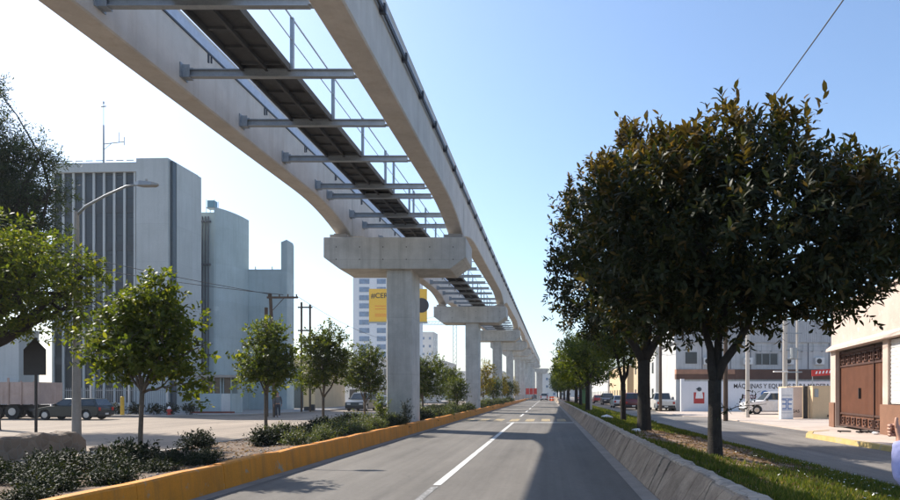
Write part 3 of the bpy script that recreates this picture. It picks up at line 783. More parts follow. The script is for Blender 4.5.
# left big trees
tree('shade_tree', 'leafy mid green tree at the left edge leaning over the lamp post', 'tree', (-15.3,17.2,.4),
     [(.4,0,4.2,2.3,2.0,1.25),(1.9,0,4.55,1.3,1.3,.9),(2.6,.1,3.6,.9,1.0,.6),(.5,0,5.2,1.5,1.4,.75),(-.9,0,4.4,1.7,1.7,1.4),(1.2,0,3.2,1.4,1.3,.6),(3.1,0,4.5,.6,.6,.4)],
     M['leaffresh'], M['bark'], 41, ntw=2300, nl=9, tl=.28, L=.13, ratio=.45, up=.2, trunk_r=.17, fork=2.2, gaps=.35, shell=.5, twigs=30)
tree('feathery_tree', 'tall dark feathery tree rising at the far left before the office block', 'tree', (-24.8,29,.0),
     [(-.3,0,9.6,2.3,2.2,2.4),(.6,0,11.8,1.8,1.7,1.8),(-.9,0,13.2,1.6,1.5,1.9),(1.4,0,10.2,1.4,1.4,1.2),(.2,0,7.4,2.4,2.1,1.7),(2.1,0,12.1,.9,.8,.35),(2.6,0,10.6,.8,.7,.35),(-.2,0,15.2,.8,.7,.8),(1.9,0,8.6,1.3,1.2,.8)],
     M['leafdark'], M['bark'], 42, ntw=6200, nl=12, tl=.6, L=.17, ratio=.26, up=.15, trunk_r=.26, fork=4.5, gaps=.42, shell=.6, twigs=70)

# ------------------------------------------------------------------ shrubs
def shrub(name, label, loc, seed, r, h, leaf, n=260, L=.07, group=None, up=.7, ratio=.4):
    g = np.random.default_rng(seed)
    t = thing(name, label, 'shrub', loc, 0, group)
    lobes = [(0,0,h*.5,r,r,h*.5)] + [(math.cos(a)*r*.6, math.sin(a)*r*.6, h*(.4+.25*g.random()), r*.5, r*.5, h*.4) for a in g.uniform(0,6.28,4)]
    v, f = crown_leaves(g, lobes, n, 9, .2, L, ratio, up, True, .5, .2)
    npmesh('foliage', v, f, leaf, t)
    mb = MB()
    for k in range(6):
        a = g.uniform(0,6.28); limb(mb, (0,0,-.05), (math.cos(a)*r*.6, math.sin(a)*r*.6, h*.7), .014, .004, g, .1, 4, 5)
    mb.build('stems', M['barkl'], t)
    return t
GS = 'shrubs in the yellow-kerbed strip'
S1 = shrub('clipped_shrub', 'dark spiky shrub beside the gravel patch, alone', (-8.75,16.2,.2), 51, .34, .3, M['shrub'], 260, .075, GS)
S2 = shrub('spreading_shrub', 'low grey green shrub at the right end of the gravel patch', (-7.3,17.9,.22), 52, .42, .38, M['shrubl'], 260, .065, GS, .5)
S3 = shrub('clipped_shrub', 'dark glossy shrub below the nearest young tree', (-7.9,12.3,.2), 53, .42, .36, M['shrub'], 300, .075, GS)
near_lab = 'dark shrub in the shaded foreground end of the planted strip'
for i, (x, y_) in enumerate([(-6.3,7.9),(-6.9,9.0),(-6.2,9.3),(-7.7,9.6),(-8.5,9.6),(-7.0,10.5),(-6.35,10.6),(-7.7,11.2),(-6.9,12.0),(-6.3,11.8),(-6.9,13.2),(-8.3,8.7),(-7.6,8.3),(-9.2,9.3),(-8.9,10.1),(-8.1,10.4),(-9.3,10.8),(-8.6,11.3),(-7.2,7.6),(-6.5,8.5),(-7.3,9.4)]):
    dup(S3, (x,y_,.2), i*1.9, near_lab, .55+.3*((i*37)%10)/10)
mid_lab = 'low shrub in the dense row along the yellow kerb before the first pier'
far_lab = 'low shrub in the row along the yellow kerb beyond the first pier'
vfar_lab = 'small distant shrub in the row along the yellow kerb past the second pier'
i = 0
g = np.random.default_rng(55)
for y_ in np.arange(17.0, 27.4, .74):
    for x in ((-6.35,-7.4) if y_ < 24 else (-6.25,-7.2,-8.3)):
        src = (S2,S1,S2,S3)[i % 4]
        dup(src, (x+g.normal(0,.14), y_+g.normal(0,.2), .24), i*2.1, mid_lab, float(g.uniform(.75,1.15))); i += 1
for y_ in np.arange(31, 52, 1.05):
    for x in (-6.15,-7.3):
        dup((S2,S1,S2)[i % 3], (x+g.normal(0,.15), y_+g.normal(0,.25), .24), i*2.1, far_lab, float(g.uniform(.9,1.4))); i += 1
for y_ in np.arange(57.5, 110, 2.0):
    dup((S1,S2)[i % 2], (-6.2+g.normal(0,.15), y_+g.normal(0,.3), .24), i*2.1, vfar_lab, float(g.uniform(1.2,1.7))); i += 1
# tall green weed at the pier foot
shrub('climbing_plant', 'upright pale green plant growing against the foot of the first pier', (-7.05,27.6,.24), 61, .26, 1.3, M['leaffresh'], 150, .08, None, .9)
shrub('thin_dark_plant', 'thin dark plant at the road side corner of the first pier', (-5.95,27.3,.3), 62, .16, .95, M['shrub'], 80, .07, None, .9)

# ------------------------------------------------------------------ left island with stone wall, sign, lamp post
t = thing('stone_wall', 'low rough stone wall round the traffic island at the lower left', 'wall', (-13,0,0))
mb = MB(); ls = []
for q in np.arange(7.5, 18.3, .3):
    h = .56+rng.normal(0,.02) - (.25 if q > 18.0 else 0); j = rng.normal(0,.02,2)
    ls.append([(.02+j[0],q,-.05),(j[0],q,h-.04),(-.05,q,h),(-.38,q,h+j[1]),(-.42,q,-.05)])
mb.loft(ls); mb.build('masonry', M['stone'], t)
mb = MB()
for k in range(11):
    a, b_ = rng.uniform(-.3,.8), rng.uniform(18.2,19.4); r = rng.uniform(.05,.16)
    bm = bmesh.new(); bmesh.ops.create_icosphere(bm, subdivisions=1, radius=r)
    for v_ in bm.verts: v_.co = Vector((v_.co.x*rng.uniform(.8,1.3)+a, v_.co.y*rng.uniform(.8,1.3)+b_, v_.co.z*.8+r*.5))
    mb.frombm(bm)
mb.build('rubble', M['stone'], t)
struct(grid('island_soil', np.linspace(-24,-13.3,14), np.linspace(7.5,18.2,14), lambda X,Y: .42+.05*nz(X,Y,.6), M['earth']))
mb = MB(); mb.box(-.9,.9,-.12,.12,0,.13,c=.03); o = mb.build('fallen_kerb_block', M['walk'], loc=(-10.9,16.9,0)); o.rotation_euler = (0,0,R(6)); tag(o, 'loose concrete kerb block lying on the street by the rubble', 'kerb block')

t = thing('road_sign', 'back of a dark house shaped road sign on a thin pole at the far left', 'sign', (-14.1,17.9,.4))
mb = MB(); mb.tube([(0,0,-.3),(0,0,2.75)], .035, 8); mb.build('pole', M['darkmetal'], t)
mb = MB(); mb.prism([(-.31,1.72),(.31,1.72),(.31,2.42),(0,2.74),(-.31,2.42)],'y',-.045,-.038); mb.build('sign_panel', M['darkmetal'], t)
mb = MB(); mb.box(-.2,.2,-.06,-.046,1.95,1.98); mb.box(-.2,.2,-.06,-.046,2.35,2.38); mb.build('bracket', M['darkmetal'], t)

t = thing('street_lamp', 'grey street lamp post with one long curved arm at the left', 'street lamp', (-13.2,18.2,0))
mb = MB(); mb.tube([(0,0,-.1),(0,0,.6),(0,0,3),(0,0,6.7)], [.12,.115,.09,.06], 12); mb.tube([(0,0,0),(0,0,.3)], .16, 12); mb.build('post', M['lamppost'], t, smooth='auto')
mb = MB(); mb.tube([(0,0,6.6),(.25,0,6.85),(.8,0,7.15),(1.4,0,7.42),(1.75,0,7.47)], [.04,.038,.034,.03,.028], 8); mb.build('arm', M['greymetal'], t, smooth=True)
mb = MB(); mb.loft([[(1.65,-.04,7.44),(1.65,.04,7.44),(1.65,.04,7.52),(1.65,-.04,7.52)],[(1.8,-.12,7.42),(1.8,.12,7.42),(1.8,.1,7.55),(1.8,-.1,7.55)],[(2.15,-.12,7.42),(2.15,.12,7.42),(2.15,.09,7.52),(2.15,-.09,7.52)],[(2.28,-.05,7.44),(2.28,.05,7.44),(2.28,.04,7.49),(2.28,-.04,7.49)]]); mb.tube([(1.95,0,7.53),(1.95,0,7.62)],.035,8); mb.build('lamp_head', M['greymetal'], t)

# ------------------------------------------------------------------ vehicles
def car(name, label, cat, loc, rz, paint, kind='sedan', group=None):
    spec = dict(sedan=(4.5,1.75,1.43,.93,.86,(-1.75,-1.1,.25,1.05)), wagon=(4.6,1.75,1.45,.94,.84,(-2.2,-1.85,.2,1.0)),
                suv=(4.6,1.85,1.72,1.08,1.0,(-2.2,-2.0,.35,1.05)), van=(4.5,1.85,1.85,1.1,1.02,(-2.18,-2.05,.65,1.4)),
                pickup=(5.2,1.85,1.72,1.05,1.0,(-.55,-.4,.65,1.25)))[kind]
    L, W, H, belt, hood, gh = spec
    pm = flat('car paint '+label[:24], paint, .35, 0.0, .5, .25 if max(paint) < .1 else .6)
    t = thing(name, label, cat, loc, rz, group)
    wr = .33; wx = (-L/2+.85, L/2-.85)
    def arch(cx):
        return [(cx+ (wr+.06)*math.cos(a), wr+(wr+.06)*math.sin(a)) for a in np.linspace(-.25, math.pi+.25, 11)][::-1]
    prof = [(-L/2+.08,.28),(-L/2,.5),(-L/2+.02,belt-.12),(-L/2+.1,belt-.02)]
    if kind == 'pickup': prof += [(gh[0]-.02,belt-.02),(gh[0],belt)]
    prof += [(gh[0]+.05,belt),(gh[3],belt),(gh[3]+.2,belt-.02),(L/2-.35,hood-.05),(L/2-.08,hood-.16),(L/2,.55),(L/2-.06,.26)]
    low = [(x,z) for x,z in arch(wx[1])[::-1]] + [(x,z) for x,z in arch(wx[0])[::-1]]
    low = [(x, max(z,.24)) for x,z in low]
    full = prof + low
    cx0, cz0 = 0, .6
    def ring(y, k): return [(cx0+(x-cx0)*(1-k*.02), y, cz0+(z-cz0)*(1-k*.05)) for x,z in full]
    mb = MB(); mb.loft([ring(-W/2,1),ring(-W/2+.07,0),ring(W/2-.07,0),ring(W/2,1)])
    mb.build('body', pm, t, smooth='auto')
    # dark floor pan box between the wheels, seen through the arches
    mb = MB(); mb.box(-L/2+.15,L/2-.15,-W/2+.2,W/2-.2,.2,.55); mb.build('chassis', M['bplastic'], t)
    yb, yt = W/2-.06, W/2-.22
    mb = MB()
    b4 = [(gh[0],-yb,belt-.01),(gh[3],-yb,belt-.01),(gh[3],yb,belt-.01),(gh[0],yb,belt-.01)]
    m4 = [(gh[1]-.02,-yt,H-.04),(gh[2]+.05,-yt,H-.04),(gh[2]+.05,yt,H-.04),(gh[1]-.02,yt,H-.04)]
    t4 = [(gh[1]+.12,-yt+.08,H),(gh[2]-.12,-yt+.08,H),(gh[2]-.12,yt-.08,H),(gh[1]+.12,yt-.08,H)]
    mb.loft([b4,m4,t4]); mb.build('cabin', pm, t, smooth='auto')
    def panel(nm, A, B, C_, D_, off, mat=M['carglass']):
        A, B, C_, D_ = map(Vector, (A,B,C_,D_)); n_ = (B-A).cross(D_-A).normalized()
        if n_.dot(Vector(off)) < 0: n_ = -n_
        mb = MB(); q = [A,B,C_,D_]; mb.loft([[tuple(p+n_*.002) for p in q],[tuple(p+n_*.012) for p in q]]); mb.build(nm, mat, t)
    def lerp(a,b_,k): return tuple(Vector(a).lerp(Vector(b_),k))
    for s_ in (-1,1):
        def S(x0f,x1f):
            lo = [(gh[0]+(gh[3]-gh[0])*f, s_*yb, belt) for f in (x0f,x1f)]
            hi = [(gh[1]+(gh[2]-gh[1])*f, s_*yt, H-.04) for f in (x0f,x1f)]
            return lerp(lo[0],hi[0],.1), lerp(lo[1],hi[1],.1), lerp(lo[1],hi[1],.86), lerp(lo[0],hi[0],.86)
        spl = {'sedan':[(.06,.47),(.5,.93)],'wagon':[(.04,.32),(.345,.64),(.665,.95)],'suv':[(.04,.3),(.33,.62),(.65,.95)],'van':[(.04,.32),(.35,.63),(.66,.95)],'pickup':[(.08,.9)]}[kind]
        for a, b_ in spl: panel('side_window', *S(a,b_), (0,s_,0.1))
    f0 = [(gh[3],-yb,belt),(gh[3],yb,belt),(gh[2]+.05,yt,H-.04),(gh[2]+.05,-yt,H-.04)]
    c_ = lambda q: [tuple(Vector(p).lerp(sum((Vector(x) for x in q), Vector())/4, .1)) for p in q]
    panel('windscreen', *c_(f0), (1,0,.3))
    r0 = [(gh[0],-yb,belt),(gh[0],yb,belt),(gh[1]-.02,yt,H-.04),(gh[1]-.02,-yt,H-.04)]
    panel('rear_window', *c_(r0), (-1,0,.3))
    for x in wx:
        for s_ in (-1,1):
            mb = MB(); yc = s_*(W/2-.13)
            mb.tube([(x,yc-.1,wr),(x,yc-.085,wr),(x,yc+.085,wr),(x,yc+.1,wr)],[wr-.03,wr,wr,wr-.03],20)
            w_ = mb.build('wheel', M['tyre'], t)
            mb = MB(); mb.tube([(x,yc+s_*.1,wr),(x,yc+s_*.108,wr)],[.2,.17],14); mb.build('rim', M['rim'], w_)
    for s_ in (-1,1):
        mb = MB(); mb.box(L/2-.12,L/2-.005,s_*(W/2-.36)-.17,s_*(W/2-.36)+.17,.6,.74,c=.015); mb.build('headlight', M['lampw'], t)
        mb = MB(); mb.box(-L/2-.004,-L/2+.12,s_*(W/2-.2)-.11,s_*(W/2-.2)+.11,.62,.85 if kind!='van' else 1.2,c=.012); mb.build('tail_light', M['lampr'], t)
        mb = MB(); mb.box(gh[3]-.35,gh[3]-.17,s_*(W/2+.02)-.07,s_*(W/2+.02)+.07,belt+.02,belt+.16,c=.02); mb.build('wing_mirror', M['bplastic'], t)
    mb = MB(); mb.box(-L/2-.03,-L/2+.1,-W/2+.08,W/2-.08,.3,.5,c=.02); mb.box(L/2-.1,L/2+.03,-W/2+.1,W/2-.1,.28,.46,c=.02); mb.build('bumper', M['bplastic'], t)
    mb = MB(); mb.box(-L/2-.036,-L/2-.031,-.17,.17,.55 if kind=='x' else .34,.46); mb.build('number_plate', M['plate'], t)
    if kind == 'pickup':
        mb = MB(); mb.box(-L/2+.12,gh[0]-.1,-W/2+.12,W/2-.12,belt-.018,belt-.008); mb.build('bed_liner', M['bplastic'], t)
    return t
car('station_wagon', 'dark green station wagon parked side on before the office block', 'car', (-29.6,40.6,0), math.pi, (.003,.011,.012), 'wagon').scale = (.88,.88,.92)
GC = 'cars parked along the left street'
car('parked_car', 'dark grey car facing the camera, nearest of those parked left of the first pier', 'car', (-17.9,62.5,0), -math.pi/2, (.05,.055,.05), 'suv', GC)
car('parked_car', 'silver blue car, second of those parked facing the camera left of the first pier', 'car', (-17.6,70,0), -math.pi/2, (.22,.26,.32), 'sedan', GC)
car('parked_car', 'dark blue car, touching the left edge of the first pier', 'car', (-17.6,78,0), -math.pi/2, (.05,.07,.12), 'sedan', GC)
GR_ = 'cars parked along the right street'
car('parked_car', 'maroon car parked behind the second big trunk', 'car', (8.6,67.5,0), math.pi/2, (.13,.02,.02), 'suv', GR_)
car('parked_car', 'silver white car parked beyond the slim young tree', 'car', (8.3,76,0), math.pi/2, (.55,.56,.58), 'sedan', GR_)
car('parked_car', 'dark sport utility car farther along the right street', 'car', (8.9,97,0), -math.pi/2, (.03,.03,.035), 'suv', GR_)
car('parked_car', 'small red car beyond the dark one on the right street', 'car', (8.7,113,0), math.pi/2, (.35,.03,.025), 'sedan', GR_)
car('parked_car', 'pale car far off under the row of trees', 'car', (7.6,150,0), math.pi/2, (.6,.6,.6), 'sedan', GR_)
car('pickup_truck', 'white pickup parked beside the pale shop front on the right', 'pickup', (11.1,63.6,.02), math.pi/2, (.62,.62,.6), 'pickup')
car('pickup_truck', 'white pickup parked before the lettered white wall, partly behind the white sign box', 'pickup', (17.6,50.2,.05), math.pi, (.68,.68,.69), 'pickup')
car('white_van', 'small white van driving away far down the road', 'van', (-.9,154,0), math.pi/2, (.7,.7,.7), 'van')
car('distant_car', 'dark car far ahead left of the white van', 'car', (-3.6,182,0), math.pi/2, (.05,.05,.06), 'sedan')

# stake truck far left
t = thing('stake_truck', 'truck with a worn pinkish grey panelled bed cut by the left edge', 'truck', (-35.2,42.1,0))
mb = MB(); mb.box(-2.9,2.9,-1.15,1.15,.95,1.05)
for y_ in (-1.15,1.10): mb.box(-2.9,2.9,y_,y_+.05,1.05,2.35)
for x in (-2.9,2.85): mb.box(x,x+.05,-1.098,1.098,1.052,2.35)
for k in range(8):
    x = -2.86+k*.815
    mb.box(x-.04,x+.04,-1.2,-1.152,.9,2.42)
mb.box(-2.9,2.9,-1.18,-1.153,1.6,1.66); mb.box(1.15,1.23,-1.19,-1.1,2.3,2.62)
mb.build('truck_bed', M['truckbed'], t)
mb = MB(); mb.box(-4.6,2.6,-.45,.45,.55,.9); mb.box(2.4,2.7,-1.0,1.0,.5,.7); mb.build('chassis', M['bplastic'], t)
for x, yo in ((1.3,.85),(.2,.85),(-3.9,.9)):
    for s_ in (-1,1):
        mb = MB(); mb.tube([(x,s_*yo-.14,.48),(x,s_*yo+.14,.48)],.48,18); w_ = mb.build('wheel', M['tyre'], t)
        mb = MB(); mb.tube([(x,s_*(yo+.14),.48),(x,s_*(yo+.155),.48)],.24,12); mb.build('rim', M['rim'], w_)
mb = MB(); mb.loft([[(-4.95,-1.05,.7),(-3.05,-1.05,.7),(-3.05,1.05,.7),(-4.95,1.05,.7)],[(-4.95,-1.05,1.6),(-3.05,-1.05,1.6),(-3.05,1.05,1.6),(-4.95,1.05,1.6)],[(-4.6,-.95,2.5),(-3.05,-.95,2.5),(-3.05,.95,2.5),(-4.6,.95,2.5)]]); mb.build('cab', M['truckbed'], t)
mb = MB(); mb.box(2.7,2.74,-.9,-.7,.52,.66); mb.box(2.7,2.74,.7,.9,.52,.66); mb.build('tail_light', M['lampr'], t)

# ------------------------------------------------------------------ left buildings
t = thing('office_block', 'tall pale grey office block with dark vertical window strips and blind corner', 'building', (-30.4,52,0), R(-2.5))
W_ = 9.65
mb = MB()
mb.box(-W_,-3.0,.45,4.2,0,20.05)                 # recessed core
mb.box(-2.62,-.02,0,4.2,0,20.5)                  # blind corner block
mb.box(-W_,-2.62,0,4.2,19.45,20.2)               # parapet band
n = 8
for k in range(n+1):
    x = -2.74-k*.85-.12
    mb.box(x-.09,x+.09,.15,.449,.9,19.449)
mb.box(-W_,-2.99,-.05,.449,0,.9)
mb.build('wall', [M['office']], t)
for k in range(n):
    x0, x1 = -2.74-k*.85-.12-.73, -2.74-k*.85-.24
    mb = MB(); mb.box(x0-.028,x1+.028,.25,.30,.9,19.445); wn = mb.build('window_strip', M['winblue'], t)
    mb = MB()
    for j in range(7): mb.box(x0+.002,x1-.002,.20,.249,.95+j*3.05,1.55+j*3.05)
    for j in range(13): mb.box(x0+.002,x1-.002,.225,.249,2.2+j*1.52-.03,2.2+j*1.52+.03)
    mb.build('spandrel', M['officed'], wn)
mb = MB(); mb.box(-.0,.22,.3,.75,0,20.35); mb.build('corner_slit', M['slit'], t)
mb = MB(); mb.box(-.02,.25,.76,4.2,0,20.3); mb.build('side_wall', M['office'], t)
t2 = thing('antenna_mast', 'thin antenna mast with a side arm on the office block roof', 'antenna', (-37.6,55,20.05))
mb = MB(); mb.tube([(0,0,0),(0,0,4.3)],[.09,.06],6); mb.tube([(0,0,4.3),(0,0,6.1)],.025,6); mb.build('mast', M['greymetal'], t2)
mb = MB(); mb.tube([(0,0,2.7),(1.75,0,2.9)],.04,6); mb.tube([(1.3,0,2.85),(1.3,0,3.7)],.025,5); mb.tube([(1.75,0,2.6),(1.75,0,3.3)],.03,5); mb.tube([(0,0,2.2),(.7,0,2.78)],.025,5); mb.build('side_arm', M['greymetal'], t2)
mb = MB(); mb.tube([(-.2,0,5.85),(.2,0,5.9)],.05,6); mb.tube([(0,0,6.1),(0,0,6.3)],.06,6); mb.build('tip', M['greymetal'], t2)
mb = MB(); mb.tube([(0,0,0),(0,0,1.1)],.07,6); tag(mb.build('roof_vent', M['pipe'], loc=(-38.6,55,20.05)), 'short roof pipe left of the antenna mast', 'pipe')

t = thing('teal_tower', 'pale teal blind tower with a curved top right of the office block', 'building', (-29.6,57.6,0))
mb = MB()
mb.box(-9,0,.0,4,0,17.7)
mb.loft([[(0.001,0,0)]+[(1.25*math.sin(a_),3.6*(1-math.cos(a_))**.8,0) for a_ in np.linspace(.12,math.pi/2,14)]+[(1.25,4,0),(.001,4,0)],[(0.001,0,18.0)]+[(1.25*math.sin(a_),3.6*(1-math.cos(a_))**.8,18.15-.1*math.sin(a_)**2) for a_ in np.linspace(.12,math.pi/2,14)]+[(1.25,4,18.05),(.001,4,18.05)]])
mb.prism([(-1.6,0),(0,0),(0,0)],'z',17.7,17.7) if False else None
mb.build('wall', M['teal'], t)
mb = MB()
for x in (-.95,-.68,-.42): mb.tube([(x,-.14,.3),(x,-.14,17.3)],.06,6)
for z in (1,5,9,13,16.8): mb.box(-1.12,-.25,-.2,-.002,z,z+.14)
mb.build('pipe_riser', M['pipe'], t)
t2 = thing('roof_tank', 'small blue water tank on a frame on the teal tower roof', 'tank', (-30.1,58.3,17.7))
mb = MB(); mb.box(-.32,.32,-.3,.3,.55,1.2,c=.04); mb.build('tank', M['bluetank'], t2)
mb = MB()
for x in (-.36,.36):
    for y_ in (-.33,.33): mb.tube([(x,y_,0),(x,y_,1.25)],.025,5)
mb.box(-.4,.4,-.36,.36,.48,.545); mb.build('frame', M['greymetal'], t2)

t = thing('teal_annex', 'lower pale teal wall with a slim raised turret at its right end', 'building', (-24.7,61.5,0))
mb = MB(); mb.box(-6,-.55,0,1.7,0,13.4)
mb.box(-.549,.0,0,1.7,0,13.35)
mb.box(-.56,-.003,.003,1.697,13.35,16.0)
for x in (-3.2,-1.6): mb.tube([(x,.5,13.4),(x,.5,13.75)],.05,5)
mb.prism([(-.56,16.0),(-.0,16.0),(-.05,16.22)],'y',.05,1.6)
mb.build('wall', M['teal'], t)
mb = MB(); mb.box(-.56,-.02,-.05,-.002,0,13.2); mb.build('pilaster', M['teal'], t)

t = thing('guard_booth', 'small pale guard booth with a flat roof and brown windows', 'booth', (-25.5,49.9,.14))
mb = MB(); mb.box(-1.2,1.2,-.0,1.8,0,1.5); mb.box(-1.2,1.2,1.0,1.8,1.5,2.72)
for x in (-1.2,-.72,-.2,.33,.55,1.13): mb.box(x,x+.07,0,.06,1.5,2.72)
mb.build('wall', M['teal'], t)
mb = MB()
for x0,x1 in ((-1.13,-.72),(-.65,-.2),(-.13,.33),(.62,1.13)): mb.box(x0+.002,x1-.002,.04,.055,1.5,2.715)
mb.build('window', pmat('dusty brown window', (.13,.095,.07),.2,2,.3,20,.05,.003), t)
mb = MB(); mb.box(.42,1.12,-.03,-.002,.05,1.48); mb.build('door', M['white_r'], t)
mb = MB(); mb.box(-1.55,2.3,-.5,2.0,2.72,2.9); mb.build('roof', M['walk'], t)
mb = MB(); mb.box(-1.6,1.5,-.6,-.1,-.05,.12); mb.build('red_step', pmat('red painted step',(.22,.06,.04),.2,2,.8,20,.1,.004), t)

t = thing('low_house', 'grey low house with a small window behind the truck', 'building', (-47,50,0))
mb = MB(); mb.box(-7,6.3,0,2,0,6.4); mb.box(-7.2,6.5,-.3,2.1,6.4,6.6); mb.box(-7.1,6.4,-.2,-.002,2.5,2.65); mb.build('wall', M['office'], t)
mb = MB(); mb.box(.8,2.2,-.03,-.002,3.0,4.3); wn = mb.build('window', M['winblue'], t)
mb = MB(); mb.box(.7,2.3,-.07,-.031,2.9,2.99); mb.box(.7,2.3,-.07,-.031,4.3,4.4); mb.box(.7,.79,-.07,-.031,2.99,4.3); mb.box(2.21,2.3,-.07,-.031,2.99,4.3); mb.build('frame', M['white_r'], wn)
t = thing('bar_fence', 'grey vertical bar fence on the pavement before the office block', 'fence', (-27.5,47.2,.14))
mb = MB()
for k in range(90): mb.box(-14.0+k*.155,-13.97+k*.155,-.015,.015,0,1.9)
mb.box(-14.0,-.1,-.02,.02,.2,.25); mb.box(-14.0,-.1,-.02,.02,1.7,1.75); mb.build('bars', M['greymetal'], t)
mb = MB()
for k in range(6): mb.box(-14.1+k*2.78,-14.0+k*2.78,-.05,.05,0,2.1)
mb.build('fence_post', M['white_r'], t)
for k in range(5): shrub('hedge_plant', 'low dark plant growing along the foot of the bar fence', (-19.3-1.3*k-6.2,46.3,.14), 70+k, .45, .7, M['shrub'], 90, .12, 'plants along the bar fence')

t = thing('fire_hydrant', 'small red fire hydrant with a white cap on the left pavement', 'hydrant', (-26.4,45.3,.14))
mb = MB(); mb.tube([(0,0,0),(0,0,.04),(0,0,.05),(0,0,.42)],[.16,.16,.1,.1],10); mb.tube([(-.17,0,.3),(.17,0,.3)],.055,8); mb.build('barrel', M['redp'], t)
mb = MB(); mb.tube([(0,0,.42),(0,0,.46),(0,0,.56),(0,0,.6)],[.12,.12,.08,.03],10); mb.build('bonnet', M['signw'], t)
mb = MB(); mb.tube([(0,0,0),(0,0,1.25)],.12,10); mb.tube([(0,0,1.25),(0,0,1.3)],[.12,.07],10); tag(mb.build('bollard', M['yelpost'], loc=(-29.6,45.2,.14)), 'stout yellow post behind the rear of the green wagon', 'bollard')
# debris heap near the right end of the teal wall
t = thing('tan_house', 'tan house with a dark doorway beyond the teal annex', 'building', (-25.8,67.5,.14))
mb = MB(); mb.box(-4,1.6,0,10,0,5.2); mb.build('wall', M['sand'], t)
mb = MB(); mb.box(-1.0,.4,-.03,-.002,0,4.2); mb.build('doorway', M['slit'], t)
mb = MB(); mb.box(-4.1,1.7,-.2,10,5.2,5.45); mb.build('cornice', M['white_r'], t)
def house(name, label, x, y_, w, d, h, mat, rows, cols, glass, side=1, wh=1.2, ww=1.0):
    t = thing(name, label, 'building', (x,y_,0))
    mb = MB(); mb.box(0,w,0,d,0,h); mb.box(-.1,w+.1,-.1,d+.1,h,h+.3); mb.build('wall', mat, t)
    for r_ in range(rows):
        for c_ in range(cols):
            xx = w*(c_+.5)/cols; zz = 1.0+r_*(h-.6)/rows
            mb = MB(); mb.box(xx-ww/2,xx+ww/2,-.04,-.003,zz,zz+wh); mb.build('window', glass, t)
    xf, sg = (w, 1) if side > 0 else (0, -1)
    m2 = max(1,int(d/3.5))
    for r_ in range(rows):
        for c_ in range(m2):
            yy = d*(c_+.5)/m2; zz = 1.0+r_*(h-.6)/rows
            mb = MB(); mb.box(min(xf+sg*.003,xf+sg*.04),max(xf+sg*.003,xf+sg*.04),yy-ww/2,yy+ww/2,zz,zz+wh); mb.build('window', glass, t)
    return t
house('white_house', 'white two storey house far along the left street', -27,86,5,14,6.2,M['white_r'],2,2,M['winblue'])
house('grey_house', 'low pale house beyond the white house on the left street', -27,112,6,16,5.0,M['farwall'],1,2,M['winblue'])
house('far_block', 'pale three storey block seen between the left trees behind the first pier', -38,150,14,20,9.0,M['farwall'],3,4,M['winblue'])
house('far_block', 'broad pale block behind the young trees right of the first pier', -27,190,14,20,8.0,M['white_r'],2,5,M['winblue'])
house('far_block', 'unfinished block topped with blue sheeting below the tower crane', -62,300,9,12,30,M['farwall'],8,3,M['towerg'])
house('far_block', 'far white building closing the end of the road', -6,330,11,12,12,M['white_r'],3,3,M['towerg'])
house('far_block', 'far pale low building right of the road end', 6,360,20,12,7,M['farwall'],2,5,M['winblue'])

# glass tower
t = thing('glass_tower', 'pale high rise tower with columns of blue windows behind the billboard', 'tower', (-75,250,0))
mb = MB(); mb.box(0,23,0,20,0,50.5); mb.box(4,19,4,16,50.5,52); mb.build('wall', M['towerw'], t)
for c_, (x0,x1) in enumerate([(2.4,6.3),(9.2,12.6),(13.4,16.6),(18.6,21.4)]):
    for k in range(15):
        z = 3+k*3.15
        mb = MB(); mb.box(x0,x1,-.15,-.01,z,z+1.9); mb.build('window', M['towerg'], t)
# billboard
def text(name, s, size, loc, mat, parent=None, align='LEFT', width=None):
    cu = bpy.data.curves.new(name+'_font','FONT'); cu.body = s; cu.size = size; cu.align_x = align; cu.extrude = .004; cu.offset = size*.012
    tmp = bpy.data.objects.new(name+'_tmp', cu); COL.objects.link(tmp)
    bpy.context.view_layer.update()
    me = bpy.data.meshes.new_from_object(tmp.evaluated_get(bpy.context.evaluated_depsgraph_get()))
    bpy.data.objects.remove(tmp)
    o = bpy.data.objects.new(name, me); COL.objects.link(o); me.materials.clear(); me.materials.append(mat)
    if width:
        xs = [v_.co.x for v_ in me.vertices]; k = width/(max(xs)-min(xs))
        for v_ in me.vertices: v_.co.x *= k
    o.rotation_euler = (R(90),0,0); o.location = loc
    if parent: o.parent = parent
    return o
t = thing('billboard', 'yellow billboard with black hashtag lettering behind the first pier', 'billboard', (-25.4,110,0))
mb = MB(); mb.box(-4.9,4.9,0,.25,13.8,19.4); mb.build('panel', M['yel'], t)
mb = MB(); mb.tube([(0,.7,0),(0,.7,16.5)],.35,10); mb.box(-3.6,3.6,.252,.6,15,15.3); mb.box(-3.6,3.6,.252,.6,17.6,17.9); mb.build('support', M['greymetal'], t)
mb = MB(); mb.box(-5.0,5.0,-.15,.25,13.55,13.79); mb.build('ledge', M['greymetal'], t)
text('lettering', '#CER', 1.2, (-4.55,-.012,17.85), M['black'], t)
mb = MB(); mb.disc((4.0,-.03,16.6),(0,1,0),1.25,24,0,.02); mb.build('round_emblem', M['black'], t)
mb = MB()
for z, a in ((16.4,1.9),(15.9,1.9),(15.0,2.1),(14.7,2.1)): mb.box(-3.9,-3.9+a,-.012,-.002,z,z+.18)
mb.build('small_print', flat('orange print',(.75,.25,.02),.6), t)
